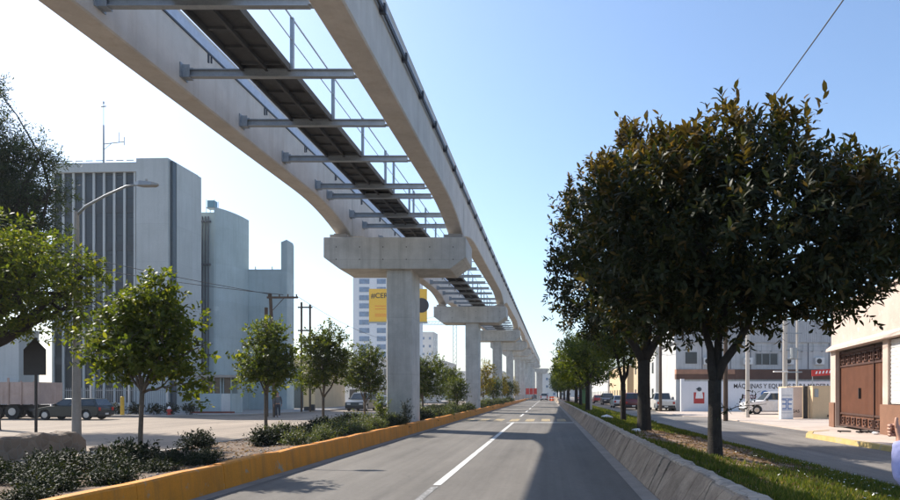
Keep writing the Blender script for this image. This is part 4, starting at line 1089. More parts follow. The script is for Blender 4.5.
# crane
t = thing('tower_crane', 'thin tower crane on the skyline right of the first pier', 'crane', (-43,300,0))
mb = MB()
for x in (-.7,.7): mb.box(x-.12,x+.12,-.1,.1,0,38)
for k in range(18): mb.tube([(-.7,0,2*k+1),(.7,0,2*k+3)],.09,4)
mb.build('mast', M['greymetal'], t)
mb = MB(); mb.box(-20,10,-.15,.15,33.6,33.9); mb.box(-20,7,-.12,.12,34.9,35.1); mb.tube([(0,0,39.5),(-19,0,35)],.1,4); mb.tube([(0,0,39.5),(9,0,34)],.1,4)
for k in range(18): mb.tube([(-20+1.5*k,0,33.8),(-19.2+1.5*k,0,35)],.08,4)
mb.build('jib', M['greymetal'], t)
mb = MB(); mb.box(6.5,9.5,-.7,.7,31.8,33.6); mb.build('counterweight', M['walk'], t)

# utility poles on the left and wires
def wire(label, pts, r=.014, sag=0, n=14):
    pts = [Vector(p) for p in pts]; P = []
    for a, b_ in zip(pts[:-1], pts[1:]):
        for i in range(n):
            t_ = i/n; p = a.lerp(b_, t_); p.z -= sag*4*t_*(1-t_); P.append(tuple(p))
    P.append(tuple(pts[-1]))
    mb = MB(); mb.tube(P, r, 5); o = mb.build('cable', M['wire']); tag(o, label, 'cable'); return o
t = thing('utility_pole', 'dark leaning wooden utility pole with a crossarm before the teal wall', 'utility pole', (-19.3,45.4,0))
mb = MB(); mb.tube([(.25,0,-.2),(.12,0,4),(-.1,0,8.6)],[.17,.15,.11],8); mb.build('pole', M['woodpole'], t)
mb = MB(); mb.box(-.25,1.9,-.22,-.11,8.25,8.38)
for x in (-.15,.6,1.2,1.8): mb.tube([(x,-.16,8.38),(x,-.16,8.55)],.045,6)
mb.tube([(0,-.12,7.3),(.9,-.16,8.25)],.025,5); mb.build('crossarm', M['woodpole'], t)
t = thing('utility_pole', 'shorter plain dark pole just left of the crossarm pole', 'utility pole', (-19.9,45.9,0))
mb = MB(); mb.tube([(0,0,-.2),(0,0,7.7)],[.16,.12],8); mb.build('pole', M['woodpole'], t)
t = thing('utility_pole', 'twin post pole frame behind the second and third young trees', 'utility pole', (-19.9,53.4,.14))
mb = MB(); mb.tube([(-.35,0,0),(-.35,0,9.0)],.09,6); mb.tube([(.35,0,0),(.35,0,8.8)],.09,6); mb.build('pole', M['woodpole'], t)
mb = MB(); mb.box(-.6,.6,-.18,-.1,8.5,8.62); mb.box(-.6,.6,-.18,-.1,6.6,6.72); mb.build('crossarm', M['woodpole'], t)
wire('upper sagging cable running from the left to the crossarm pole', [(-46,38,14.5),(-19.4,45.2,8.55)], .022, .5)
wire('lower sagging cable running from the left to the crossarm pole', [(-46,38,13.2),(-18.4,45.2,8.5)], .022, .7)
wire('cable from the crossarm pole away along the left street', [(-17.6,45.2,8.5),(-19.5,80,8.2)], .018, .5)
mb = MB()
for k in range(2): mb.box(-.45+k*.5,-.1+k*.5,-.2,.2,0,.35+.2*k,c=.04)
o = mb.build('rubbish_heap', M['bplastic'], loc=(-20.7,56.5,.14)); tag(o, 'black rubbish bags heaped on the left pavement kerb', 'rubbish')

# ------------------------------------------------------------------ right side
# overhead cables on the right
wire('thick cable slanting down the sky into the crown of the nearest tree', [(5.75,2,9.75),(6.1,30,9.6)], .016, .25)
for k, (x, z, la) in enumerate([(8.3,8.6,'upper thin cable at the right edge beside the crown of the nearest tree'),(8.5,8.0,'middle thin cable at the right edge beside the crown of the nearest tree'),(8.4,7.3,'lower thin cable at the right edge beside the crown of the nearest tree')]):
    wire(la, [(x,3,z),(13.1,43,z+.9)], .013, .3)

wire('upper cable between the concrete pole and the pole behind the white sign box', [(13.2,42.8,8.5),(17.6,48.2,8.8)], .02, .5)
wire('lower cable from the concrete pole to the transformer frame', [(13.2,42.8,7.6),(18.5,50.3,6.3)], .02, .6)
wire('cable from the brown wooden pole to the concrete pole', [(10.55,38.5,6.7),(13.2,42.8,7.2)], .018, .3)
wire('cable from the concrete pole to the street pole by the white pickup', [(13.2,43,8.4),(9.95,57.4,7.9)], .018, .4)
wire('cable between the two brown street poles on the far right street', [(9.95,57.5,7.9),(10.3,72,7.9)], .018, .4)
ang = math.atan2(12.5,2.0)
t = thing('gate_building', 'peeling pink plaster building holding the brown gate at the right edge', 'building', (11.4,18,.1), ang)
mb = MB()
D0, D1 = 6.1, 12.35; H_ = 5.4
mb.box(0,3.3,-5,-.02,0,3.5); mb.box(5.55,D0,-.5,0,0,3.5); mb.box(D1,13.2,-5,0,0,3.5)
mb.box(3.3,5.55,-.5,-.3,0,3.5); mb.box(D0,D1,-.9,-.5,0,3.5)
mb.box(0,13.2,-5,-.04,3.5,H_); mb.prism([(-.04,3.5),(.22,3.5),(.2,3.62),(-.04,3.8)],'x',0,13.2)
mb.box(-.05,13.25,-5.05,.06,H_,H_+.16)
mb.build('wall', M['pink'], t)
mb = MB(); mb.box(3.3,5.5,-.299,-.1,1.15,3.45)
for k in range(16): mb.box(3.3,5.5,-.1,-.085,1.2+k*.14,1.28+k*.14)
mb.build('roller_shutter', M['shutter'], t)
mb = MB(); mb.box(2.6,5.9,.01,.16,-.05,1.12); mb.box(D1+.05,13.24,.004,.06,-.05,1.1); mb.build('plinth', M['brownbase'], t)
gate = None
mb = MB()
mb.box(D0+.02,D1-.02,-.3,-.26,.05,3.38)
for k in range(48):
    x = D0+.12+k*(D1-D0-.2)/48; mb.box(x,x+.06,-.259,-.225,.62,2.72)
gate = mb.build('gate', M['rustdoor'], t)
mb = MB()
for x in (D0+.0,D0+1.5,D1-.1): mb.box(x,x+(.1 if x != D0+1.5 else .05),-.24,-.17,.05,3.42)
for z in (.05,.58,2.72,3.3): mb.box(D0,D1,-.235,-.185,z,z+.08)
mb.build('gate_frame', M['rustdark'], gate)
mb = MB()
for k in range(8):
    x = D0+.2+k*.76
    for a,b_,c_,d_ in ((0,.56,2.86,2.9),(0,.56,3.2,3.24),(0,.04,2.9,3.2),(.52,.56,2.9,3.2),(.2,.24,2.9,3.2),(.24,.52,3.02,3.06)): mb.box(x+a,x+b_,-.255,-.2,c_,d_)
    for a,b_,c_,d_ in ((.05,.5,.18,.22),(.05,.5,.44,.48),(.05,.09,.22,.44),(.46,.5,.22,.44),(.18,.37,.29,.37)): mb.box(x+a,x+b_,-.255,-.2,c_,d_)
mb.build('gate_ornament', M['rustdark'], gate)
mb = MB(); mb.box(D0+3.25,D0+3.3,-.22,-.12,1.3,1.75); mb.build('gate_handle', M['darkmetal'], gate)
# litter by the gate
mb = MB()
for k in range(7):
    a = rng.uniform(-.5,.5); b_ = rng.uniform(-.3,.3); mb.tube([(a,b_,.03),(a+rng.uniform(-.4,.4),b_+rng.uniform(-.4,.4),.06),(a+rng.uniform(-.6,.6),b_+rng.uniform(-.5,.5),.04)],.03,5)
o = mb.build('rubbish', M['bplastic'], loc=(11.6,24.6,.13)); tag(o, 'scrap of black rubbish at the foot of the brown gate', 'rubbish')

def bagmesh(name, label, loc, r, seed):
    g_ = np.random.default_rng(seed); bm = bmesh.new(); bmesh.ops.create_icosphere(bm, subdivisions=2, radius=r)
    for v_ in bm.verts: v_.co = Vector((v_.co.x*g_.uniform(.8,1.5), v_.co.y*g_.uniform(.7,1.2), max(-.3*r, v_.co.z*g_.uniform(.35,.7))))
    mb = MB(); mb.frombm(bm); o = mb.build(name, M['bag'], loc=loc); tag(o, label, 'litter')
bagmesh('plastic_bag', 'white plastic bag lying in the grass near the slim young tree', (2.75,30.3,.5), .22, 1)
bagmesh('paper_scrap', 'small white scrap beside the second big trunk', (2.75,20.2,.46), .13, 2)
bagmesh('paper_scrap', 'white scrap at the foot of the brown gate', (11.9,23.6,.17), .11, 3)

# lettered wall and yard
t = thing('lettered_wall', 'long white boundary wall painted with black lettering across the yard', 'wall', (12.0,58,0))
mb = MB(); mb.box(0,13.8,0,.2,0,2.72); mb.box(-.15,.15,-.06,.26,0,2.95); mb.build('wall', M['bluewhite'], t)
text('lettering', 'MÁQUINAS Y EQUIPOS PARA MADERA Y', .56, (4.55,-.006,2.12), M['black'], t, width=9.0)
mb = MB(); mb.disc((7.35,-.03,1.55),(0,1,0),.36,20,0,.02); lg = mb.build('round_logo', M['blue'], t)
mb = MB()
for k in range(3): mb.prism([(7.15+k*.13,1.38),(7.2+k*.13,1.38),(7.3+k*.13,1.72),(7.25+k*.13,1.72)],'y',-.036,-.031)
mb.build('logo_stripes', M['signw'], lg)
text('logo_lettering', 'MES', .5, (7.8,-.006,1.36), M['black'], t)
mb = MB(); mb.box(5.3,6.55,-.015,-.003,1.2,1.5); pb = mb.build('painted_panel', flat('dark red panel',(.25,.1,.12),.6), t)
mb = MB()
for k in range(6): mb.box(5.4+k*.18,5.52+k*.18,-.022,-.017,1.28,1.42)
mb.build('panel_lettering', M['signw'], pb)
mb = MB(); mb.box(1.0,1.95,-.015,-.003,.75,1.75); pp = mb.build('painted_mural', M['redp'], t)
mb = MB(); mb.prism([(1.15,1.2),(1.85,1.2),(1.75,1.85),(1.25,1.85)],'y',-.022,-.017); mb.build('mural_white_patch', M['signw'], pp)
mb = MB(); mb.disc((1.5,-.03,2.02),(0,1,0),.2,14,0,.01); mb.box(1.22,1.5,-.03,-.02,2.0,2.08); mb.build('mural_dark_patch', M['slit'], pp)
# building behind
t = thing('warehouse', 'white and grey building with brown painted shade band and air conditioners behind the lettered wall', 'building', (12.2,62,0))
mb = MB(); mb.box(0,19,0,14,0,3.0); mb.box(0,19,0,14,3.95,6.5); mb.box(.0,19,.6,14,3.0,3.95); mb.build('wall', pmat('weathered grey white render', (.50,.50,.50), .12, .5, .85, 20, .12, .004, streak=.6, streak_c=(.27,.26,.25)), t)
mb = MB()
for x in (2.5,5.2,7.1,10.2,12.6,14.6): mb.tube([(x,-.06,3.98),(x,-.06,6.45)],.035,6)
mb.build('drain_pipe', M['pipe'], t)
mb = MB(); mb.box(6.0,14.9,-.5,-.46,5.68,5.72); mb.box(6.0,14.9,-.5,-.46,6.1,6.14)
for k in range(10): mb.box(6.02+k*.98,6.06+k*.98,-.5,-.003,5.62,5.679); mb.box(6.02+k*.98,6.06+k*.98,-.5,-.46,5.721,6.3)
mb.build('roof_railing', M['greymetal'], t)
mb = MB(); mb.box(5.6,19,-.15,.59,3.0,3.94); mb.build('painted_shade_band', M['shadeband'], t)  # solid brown box stands in for the shaded opening here
mb = MB(); mb.box(0,5.59,-.15,.59,3.5,3.94)
for k in range(28): mb.box(.02+k*.2,.1+k*.2,-.18,-.152,3.5,3.94)
mb.build('slat_band', M['brick'], t)
mb = MB(); mb.box(0,5.59,-.15,.59,3.0,3.49); mb.build('lower_painted_shade', M['shadeband'], t)  # same painted shade continued below the slats
mb = MB(); mb.box(-.2,19.2,-.12,14.2,6.5,8.6)
for k in range(97): mb.box(-.2+k*.2,-.1+k*.2,-.17,-.121,6.52,8.58)
mb.build('sheet_cladding', M['corr'], t)
mb = MB(); mb.box(7.6,9.7,-.03,-.003,4.4,5.45); wn = mb.build('window', M['winblue'], t)
mb = MB()
for x in (7.55,8.15,8.9,9.65): mb.box(x,x+.08,-.07,-.031,4.35,5.5)
mb.build('frame', M['greymetal'], wn)
for x in (3.0,6.8,10.7,13.6):
    mb = MB(); mb.box(x-.42,x+.42,-.4,-.003,4.4,5.05,c=.02); ac = mb.build('air_conditioner', M['shutter'], t)
    mb = MB(); mb.disc((x-.08,-.42,4.72),(0,1,0),.24,14,0,.018); mb.build('fan_grille', M['darkmetal'], ac)
mb = MB(); mb.box(.9,2.0,-.03,-.003,4.5,5.6); mb.build('window', M['winblue'], t)
t = thing('red_sign', 'red shop banner with white script above the tan wall', 'sign', (24.3,57.2,0))
mb = MB(); mb.prism([(-1.1,3.15),(1.2,3.3),(1.2,3.85),(-1.1,3.7)],'y',-.05,0); mb.build('panel', M['red'], t)
mb = MB()
for k in range(6): mb.prism([(-.8+k*.3,3.36+k*.02),(-.66+k*.3,3.36+k*.02),(-.6+k*.3,3.6+k*.02),(-.72+k*.3,3.6+k*.02)],'y',-.06,-.052)
mb.build('script', M['signw'], t)
mb = MB(); mb.tube([(-1.0,.05,0),(-1.0,.05,3.7)],.04,6); mb.tube([(1.0,.05,0),(1.0,.05,3.8)],.04,6); mb.build('post', M['greymetal'], t)

t = thing('sign_box', 'tall white box sign with blue emblem standing in the yard', 'sign', (14.65,40,.05))
mb = MB(); mb.box(-.38,.38,-.16,.16,0,1.92,c=.015); mb.build('cabinet', M['signw'], t)
mb = MB()
for sg in (-1,1):
    x = sg*.16
    mb.box(min(x-sg*.13,x-sg*.08),max(x-sg*.13,x-sg*.08),-.170,-.162,.62,1.22)
    for z in (.62,.9,1.16): mb.box(min(x-sg*.08,x+sg*.13),max(x-sg*.08,x+sg*.13),-.170,-.162,z,z+.065)
mb.box(-.34,-.3,-.17,-.162,1.2,1.23); mb.box(.3,.34,-.17,-.162,1.2,1.23); mb.box(-.3,.3,-.17,-.162,1.25,1.28); mb.box(-.3,.3,-.17,-.162,.54,.57)
mb.build('emblem', M['blue'], t)
mb = MB()
for k in range(9): mb.box(-.29+k*.066,-.25+k*.066,-.170,-.162,1.42,1.5)
for k in range(10): mb.box(-.32+k*.066,-.28+k*.066,-.170,-.162,.36,.43)
mb.build('lettering', flat('pale grey lettering',(.45,.5,.55),.5), t)
t = thing('sheet_gate', 'pinkish tan sheet gate between the white sign box and a dark post', 'gate', (15.05,41,.05))
mb = MB(); mb.box(0,1.0,0,.06,.05,2.0); mb.build('panel', M['pinktan'], t)
text('lettering', 'XJGAS', .26, (.08,-.006,.38), M['black'], t)
mb = MB(); mb.box(.0,.35,-.03,-.002,1.25,1.3); mb.box(.0,.35,-.03,-.002,.62,.67); mb.build('hinge', M['darkmetal'], t)
mb = MB(); mb.box(1.06,1.3,-.1,.1,0,2.05); mb.build('gate_post', M['darkmetal'], t)
t = thing('tan_wall', 'tan boundary wall with a small green sign beside the pink building', 'wall', (16.45,40.4,.05))
mb = MB(); mb.box(0,2.2,0,6,0,2.0); mb.box(-.02,2.2,-.02,6.02,2.0,2.06); mb.build('wall', M['tan'], t)
mb = MB(); mb.box(.1,.34,-.06,-.002,1.35,1.85); mb.build('meter_box', M['greymetal'], t)
mb = MB(); mb.box(1.25,1.68,-.02,-.002,1.6,1.96); sg = mb.build('green_sign', M['green'], t)
mb = MB(); mb.box(1.33,1.5,-.026,-.022,1.75,1.81); mb.prism([(1.5,1.69),(1.6,1.78),(1.5,1.87)],'y',-.026,-.022); mb.build('arrow', M['signw'], sg)
mb = MB(); mb.box(.9,1.02,-.03,-.002,.12,.26); mb.build('drain_hole', M['darkmetal'], t)

def cpole(name, label, loc, h, r, mat, arms=()):
    t = thing(name, label, 'utility pole', loc)
    mb = MB(); mb.tube([(0,0,-.1),(0,0,h*.5),(0,0,h)],[r,r*.85,r*.65],10); mb.build('pole', mat, t, smooth='auto')
    for z, w in arms:
        mb = MB(); mb.box(-w,w,-r-.1,-r+.0,z,z+.1)
        for x in (-w*.9,-w*.4,w*.4,w*.9): mb.tube([(x,-r-.05,z+.1),(x,-r-.05,z+.28)],.04,6)
        mb.build('crossarm', M['greymetal'], t)
    return t
cpole('concrete_pole', 'pale concrete utility pole right of the nearest trunk', (13.2,43,.05), 9.0, .15, M['concpole'], ((8.3,1.0),))
cpole('wooden_pole', 'brown wooden pole right beside the nearest trunk', (10.55,38.6,0), 7.2, .15, M['woodpole'], ((6.6,.7),))
cpole('concrete_pole', 'pale concrete pole behind the white sign box', (17.6,48.4,.05), 9.5, .15, M['concpole'], ((8.6,1.0),))
cpole('street_pole', 'brown pole at the far side of the right street near the white pickup', (9.95,57.5,0), 8.4, .15, M['woodpole'], ((7.8,.8),))
cpole('street_pole', 'second brown pole beyond the white pickup', (10.3,72,0), 8.4, .15, M['woodpole'], ((7.8,.8),))
t = thing('transformer_frame', 'twin steel posts with rungs and a transformer above the tan wall', 'utility pole', (18.9,50.4,.05))
mb = MB(); mb.tube([(-.42,0,0),(-.42,0,8.4)],.09,8); mb.tube([(.42,0,0),(.42,0,8.4)],.09,8); mb.build('post', M['concpole'], t)
mb = MB()
for z in (3.2,4.2,4.9,6.2): mb.box(-.75,.75,-.14,-.08,z,z+.09)
mb.build('rung', M['greymetal'], t)
mb = MB(); mb.tube([(0,-.35,4.3),(0,-.35,5.1)],.26,12); mb.build('transformer', M['greymetal'], t)
t = thing('small_lamp', 'thin post with a flat lamp head near the tan wall', 'street lamp', (17.0,48.0,.05))
mb = MB(); mb.tube([(.6,0,0),(.6,0,3.2)],.04,6); mb.build('post', M['greymetal'], t)
mb = MB(); mb.box(-.35,.7,-.12,.12,3.15,3.25,c=.02); mb.build('lamp_head', M['shutter'], t)
t = thing('lamp_post', 'pale grey post rising from the grass into the far crowns', 'street lamp', (2.85,43.5,.38))
mb = MB(); mb.tube([(0,0,-.1),(0,0,6.6)],[.11,.07],8); mb.build('post', M['concpole'], t, smooth='auto')
mb = MB(); mb.tube([(0,0,6.5),(-.5,0,6.8),(-1.1,0,6.85)],.03,6); mb.box(-1.5,-1.0,-.1,.1,6.8,6.9); mb.build('lamp_arm', M['greymetal'], t)

house('shop_house', 'white two storey shop house with a barred window right of the second big trunk', 11.6,70,1.9,4,6.4,M['white_r'],2,1,M['winblue'],-1)
house('sand_house', 'sand coloured two storey house beyond the white shop house', 11.6,76,6,12,7.0,M['sand'],2,2,M['winblue'],-1)
house('row_house', 'cream house row along the far right street', 11.2,92,8,26,5.4,M['tan'],1,2,M['winblue'],-1)
house('row_house', 'pale long house row farthest along the right street', 11.2,122,8,50,6.2,M['white_r'],2,2,M['winblue'],-1)
t = thing('green_kiosk', 'green metal kiosk half hidden by the far tree row', 'kiosk', (5.6,96,.1))
mb = MB(); mb.box(-.9,.9,0,1.8,0,2.4)
for k in range(9): mb.box(-.86+k*.2,-.80+k*.2,-.03,-.002,.1,2.3)
mb.build('wall', M['greenk'], t)
mb = MB(); mb.box(-1.1,1.1,-.4,2.0,2.4,2.55); mb.build('roof', M['corr'], t)
# road-end works
GB = 'red works hoarding far down the road'
for k in range(3):
    t = thing('hoarding_panel', ('left','middle','right')[k]+' one of three red hoarding panels at the road end', 'barrier', (-5.05+k*.95,160,0), 0, GB)
    mb = MB(); mb.box(-.42,.42,0,.08,1.5,3.0); mb.build('panel', M['red'], t)
    mb = MB(); mb.box(-.4,-.33,.081,.15,0,2.8); mb.box(.33,.4,.081,.15,0,2.8); mb.box(-.5,.5,-.3,.5,-.01,.25); mb.build('stand', M['greymetal'], t)
for k, (x, y_) in enumerate([(1.0,150),(.6,158),(1.3,166)]):
    t = thing('traffic_barrel', 'orange works barrel by the right kerb beyond the white van', 'barrel', (x,y_,0), 0, 'orange works barrels')
    mb = MB(); mb.tube([(0,0,0),(0,0,.08),(0,0,.1),(0,0,1.0)],[.38,.38,.3,.25],12); mb.build('drum', M['orange'], t)
    mb = MB(); mb.tube([(0,0,.45),(0,0,.6)],[.284,.276],12); mb.build('band', M['signw'], t)

# ------------------------------------------------------------------ people
def skin_obj(name, nodes, edges, mat, parent, root=0, sub=2, loc=(0,0,0)):
    me = bpy.data.meshes.new(name)
    me.from_pydata([n_[0] for n_ in nodes], edges, [])
    o = bpy.data.objects.new(name, me); COL.objects.link(o)
    sk = o.modifiers.new('skin','SKIN'); sk.use_smooth_shade = True; sk.branch_smoothing = .3
    sl = me.skin_vertices[0].data
    for i, n_ in enumerate(nodes):
        r = n_[1]; sl[i].radius = r if hasattr(r,'__len__') else (r,r); sl[i].use_root = (i == root)
    ss = o.modifiers.new('sub','SUBSURF'); ss.levels = sub; ss.render_levels = sub
    me.materials.append(mat); o.parent = parent
    return o
def person(label, loc, rz, shirt, trousers, raise_left=False, H=1.74):
    t = thing('person', label, 'person', loc, rz)
    k = H/1.74
    def V(x,y_,z): return (x*k,y_*k,z*k)
    # local: faces +y; left arm at -x
    nodes = [(V(0,0,.95),(.13,.10)),(V(0,0,1.1),(.12,.09)),(V(0,.0,1.28),(.15,.105)),(V(0,0,1.42),(.12,.08)),(V(0,.01,1.50),.052),(V(0,.02,1.56),.055),(V(0,.025,1.64),(.075,.09)),(V(0,.02,1.71),(.055,.07))]
    edges = [(0,1),(1,2),(2,3),(3,4),(4,5),(5,6),(6,7)]
    def add(p, r, par): nodes.append((V(*p), r)); edges.append((par, len(nodes)-1)); return len(nodes)-1
    legs = []
    for s_ in (-1,1):
        h = add((s_*.09,0,.86),.085,0); kn = add((s_*.10,.02,.48),.055,h); an = add((s_*.105,-.01,.09),.038,kn); add((s_*.115,.13,.045),(.04,.03),an)
    hands = []
    for s_ in (-1,1):
        sh = add((s_*.17,0,1.40),.055,3)
        if s_ == -1 and raise_left:
            el = add((-.315,.03,1.13),.042,sh); w_ = add((-.288,.125,1.36),.028,el); pl = add((-.284,.14,1.412),(.034,.03),w_)
            for i_, (off, ln) in enumerate(((.030,1.0),(.011,1.08),(-.008,1.0),(-.025,.85))):
                a_ = add((-.280-.004*i_, .163, 1.418+off),.0115,pl)
                b_ = add((-.305-.004*i_, .192*ln+.0, 1.416+off),.0105,a_)
                c2 = add((-.334, .176, 1.414+off),.0098,b_); add((-.326, .152, 1.412+off),.009,c2)
            th = add((-.306,.132,1.44),.014,pl); th2 = add((-.309,.133,1.468),.0115,th); add((-.303,.138,1.496),.009,th2)
        else:
            el = add((s_*.235,-.02,1.12),.042,sh); w_ = add((s_*.25,.05,.87),.028,el); pl = add((s_*.25,.065,.80),(.018,.032),w_)
            for i_, off in enumerate((-.027,-.009,.009,.026)):
                a_ = add((s_*.245,.07+off,.745-.01*(i_ in (1,2))),.0095,pl); add((s_*.235,.075+off*.9,.70-.012*(i_ in (1,2))),.008,a_)
            th = add((s_*.235,.105,.785),.012,pl); add((s_*.228,.118,.745),.009,th)
    body = skin_obj('body', nodes, edges, M['skin'], t)
    # shirt
    n2 = [(V(0,0,.93),(.155,.125)),(V(0,0,1.1),(.15,.118)),(V(0,0,1.28),(.172,.128)),(V(0,0,1.41),(.145,.098)),(V(0,.005,1.475),.068)]
    e2 = [(0,1),(1,2),(2,3),(3,4)]
    def add2(p, r, par): n2.append((V(*p), r)); e2.append((par, len(n2)-1)); return len(n2)-1
    for s_ in (-1,1):
        sh = add2((s_*.175,0,1.395),.075,3)
        if s_ == -1 and raise_left:
            md = add2((-.26,.012,1.25),.066,sh); el = add2((-.322,.03,1.125),.064,md); f1 = add2((-.307,.08,1.24),.058,el); add2((-.288,.122,1.365),.046,f1)
        else:
            el = add2((s_*.24,-.02,1.12),.058,sh); add2((s_*.25,.045,.90),.043,el)
    so = skin_obj('shirt', n2, e2, shirt, t, sub=3)
    tx = bpy.data.textures.get('folds') or bpy.data.textures.new('folds','CLOUDS'); tx.noise_scale = .07
    dm = so.modifiers.new('folds','DISPLACE'); dm.texture = tx; dm.strength = .022; dm.mid_level = .5
    n3 = [(V(0,0,.97),(.15,.12)),(V(0,0,.88),(.15,.12))]; e3 = [(0,1)]
    for s_ in (-1,1):
        a_ = len(n3); n3.append((V(s_*.095,0,.78),.10)); e3.append((1,a_)); n3.append((V(s_*.10,.02,.48),.072)); e3.append((a_,a_+1)); n3.append((V(s_*.105,-.01,.1),.062)); e3.append((a_+1,a_+2))
    skin_obj('trousers', n3, e3, trousers, t)
    mb = MB()
    for s_ in (-1,1):
        mb.loft([[((s_*.115+dx)*k,yy*k,zz*k) for dx,zz in ((-w,0),(w,0),(w*.9,h),(-w*.9,h))] for yy,w,h in ((-.075,.035,.09),(0,.045,.11),(.09,.05,.075),(.19,.035,.045))])
    mb.build('shoes', M['shoe'], t)
    bm = bmesh.new(); bmesh.ops.create_uvsphere(bm, u_segments=20, v_segments=14, radius=1)
    for v_ in bm.verts: v_.co = Vector((v_.co.x*.086*k, (v_.co.y*.102+.0)*k, (1.675+v_.co.z*.09)*k))
    bmesh.ops.delete(bm, geom=[v_ for v_ in bm.verts if v_.co.y > .035*k and v_.co.z < 1.70*k], context='VERTS')
    mb = MB(); mb.frombm(bm); mb.build('hair', M['hair'], t, smooth=True)
    mb = MB()
    for s_ in (-1,1):
        mb.disc((s_*.03*k,.112*k,1.645*k),(0,1,0),.011*k,8)
        mb.box((s_*.083-.008)*k,(s_*.083+.008)*k,0,.03*k,1.605*k,1.665*k,c=.004)
    mb.prism([(-.013*k,1.60*k),(.013*k,1.60*k),(0,1.645*k)],'y',.105*k,.135*k); mb.box(-.022*k,.022*k,.105*k,.114*k,1.572*k,1.58*k)
    mb.build('face_features', M['skin'], t)
    return t
person('person at the right edge in a lavender sleeve raising a closed hand', (2.315,3.62,-.012), 0, M['lav'], M['jeans'], True, 1.72)
person('person in dark clothes standing by the leaning utility pole', (-18.75,45.1,-.005), R(200), M['shirtw'], M['jeans'], False, 1.72)
person('distant pedestrian in dark clothes near the white shop house', (11.1,82,0), R(160), M['shirtw'], M['jeans'], False, 1.7)

# ------------------------------------------------------------------ each repeated piece of a part becomes a part of its own
KEEP = {'crown','foliage','stems','trunk','low_shoot','shoot_stem','lettering','logo_lettering','bars','wall','masonry','rubble','gate','jib','mast','face_features','shirt','body','trousers','hair','deck'}
def split_part(o):
    me = o.data; nv = len(me.vertices)
    if nv > 6000: return
    par = list(range(nv))
    def find(a):
        while par[a] != a: par[a] = par[par[a]]; a = par[a]
        return a
    for e in me.edges:
        a, b_ = find(e.vertices[0]), find(e.vertices[1])
        if a != b_: par[a] = b_
    roots = {}
    for i in range(nv): roots.setdefault(find(i), []).append(i)
    isl = list(roots.values()); k = len(isl)
    if k < 2 or k > 400: return
    co = np.empty(nv*3, np.float32); me.vertices.foreach_get('co', co); co = co.reshape(-1,3)
    lo_ = np.array([co[i].min(0) for i in isl]); hi_ = np.array([co[i].max(0) for i in isl])
    size = (hi_-lo_).max(1)
    gap = np.maximum(0, np.maximum(lo_[:,None]-hi_[None], lo_[None]-hi_[:,None]))
    near = np.sqrt((gap**2).sum(2)) <= np.maximum(.02, .5*np.maximum(size[:,None], size[None]))
    lab = list(range(k))
    for a in range(k):
        for b_ in np.nonzero(near[a])[0]:
            la, lb = lab[a], lab[b_]
            if la != lb: lab = [la if q == lb else q for q in lab]
    groups = sorted(set(lab))
    if len(groups) < 2 or len(groups) > 60: return
    vg = np.empty(nv, int)
    for q, idx in enumerate(isl): vg[idx] = groups.index(lab[q])
    polys = [(tuple(p.vertices), p.material_index, p.use_smooth) for p in me.polygons]
    mats = list(me.materials)
    for gi in range(len(groups)):
        vid = np.nonzero(vg == gi)[0]; mp = {int(v_): j for j, v_ in enumerate(vid)}
        pf = [p for p in polys if vg[p[0][0]] == gi]
        m2 = bpy.data.meshes.new(o.name.split('.')[0])
        m2.from_pydata([tuple(co[v_]) for v_ in vid], [], [tuple(mp[v_] for v_ in p[0]) for p in pf])
        for m_ in mats: m2.materials.append(m_)
        m2.polygons.foreach_set('material_index', [p[1] for p in pf]); m2.polygons.foreach_set('use_smooth', [p[2] for p in pf]); m2.update()
        if gi == 0: o.data = m2
        else:
            c = bpy.data.objects.new(o.name.split('.')[0], m2); COL.objects.link(c)
            c.parent = o.parent; c.location = o.location; c.rotation_euler = o.rotation_euler
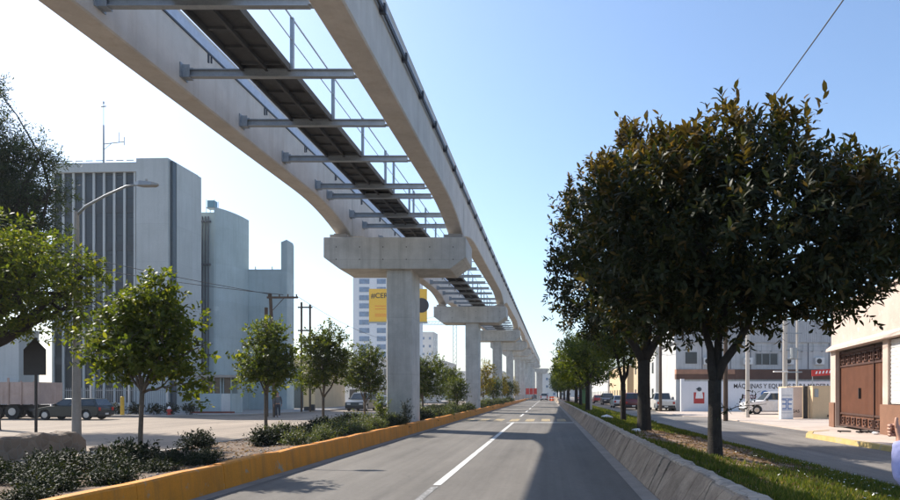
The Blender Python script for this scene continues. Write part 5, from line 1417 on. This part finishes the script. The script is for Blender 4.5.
for o in list(bpy.data.objects):
    if o.type == 'MESH' and o.parent and not o.modifiers and o.data.users == 1 and o.name.split('.')[0] not in KEEP: split_part(o)

# ------------------------------------------------------------------ air
hz = bpy.data.materials.new('pale air'); hz.use_nodes = True
nt = hz.node_tree; nt.nodes.clear()
pv = nt.nodes.new('ShaderNodeVolumePrincipled'); pv.inputs['Density'].default_value = HAZE; pv.inputs['Color'].default_value = (.9,.94,1,1); pv.inputs['Anisotropy'].default_value = .2
oo = nt.nodes.new('ShaderNodeOutputMaterial'); nt.links.new(pv.outputs[0], oo.inputs['Volume'])
mb = MB(); mb.box(-905,905,-305,1505,-1.2,58)
struct(mb.build('haze', hz), 'stuff')

# ------------------------------------------------------------------ light, sky, camera
SUN = Vector((-1.005,.62,1.0)).normalized()
el = math.asin(SUN.z); az = math.atan2(SUN.x, SUN.y)      # az measured from +Y towards +X
W = bpy.data.worlds.new('World'); SC.world = W; W.use_nodes = True
nt = W.node_tree; bg = nt.nodes['Background']
sky = nt.nodes.new('ShaderNodeTexSky'); sky.sky_type = 'NISHITA'; sky.sun_disc = False
sky.sun_elevation = el; sky.sun_rotation = az
sky.air_density = 1.2; sky.dust_density = 1.9; sky.ozone_density = 4.3; sky.altitude = 500
nt.links.new(sky.outputs[0], bg.inputs['Color']); bg.inputs['Strength'].default_value = .115
ld = bpy.data.lights.new('sun','SUN'); ld.energy = 4.3; ld.angle = R(.53); ld.color = (1,.93,.82)
lo = bpy.data.objects.new('sun', ld); COL.objects.link(lo)
lo.rotation_euler = SUN.to_track_quat('Z','Y').to_euler(); lo.location = (-40,30,60)
cd = bpy.data.cameras.new('camera'); cam = bpy.data.objects.new('camera', cd); COL.objects.link(cam)
cd.sensor_width = 36; cd.lens = 26; cd.shift_x = -98/900; cd.shift_y = 144/900; cd.clip_end = 5000
cam.location = (0,0,1.6); cam.rotation_euler = (R(90),0,0)
SC.camera = cam
SC.view_settings.view_transform = 'Standard'; SC.view_settings.look = 'None'
SC.view_settings.exposure = 1.0; SC.view_settings.gamma = 1; SC.view_settings.use_curve_mapping = False
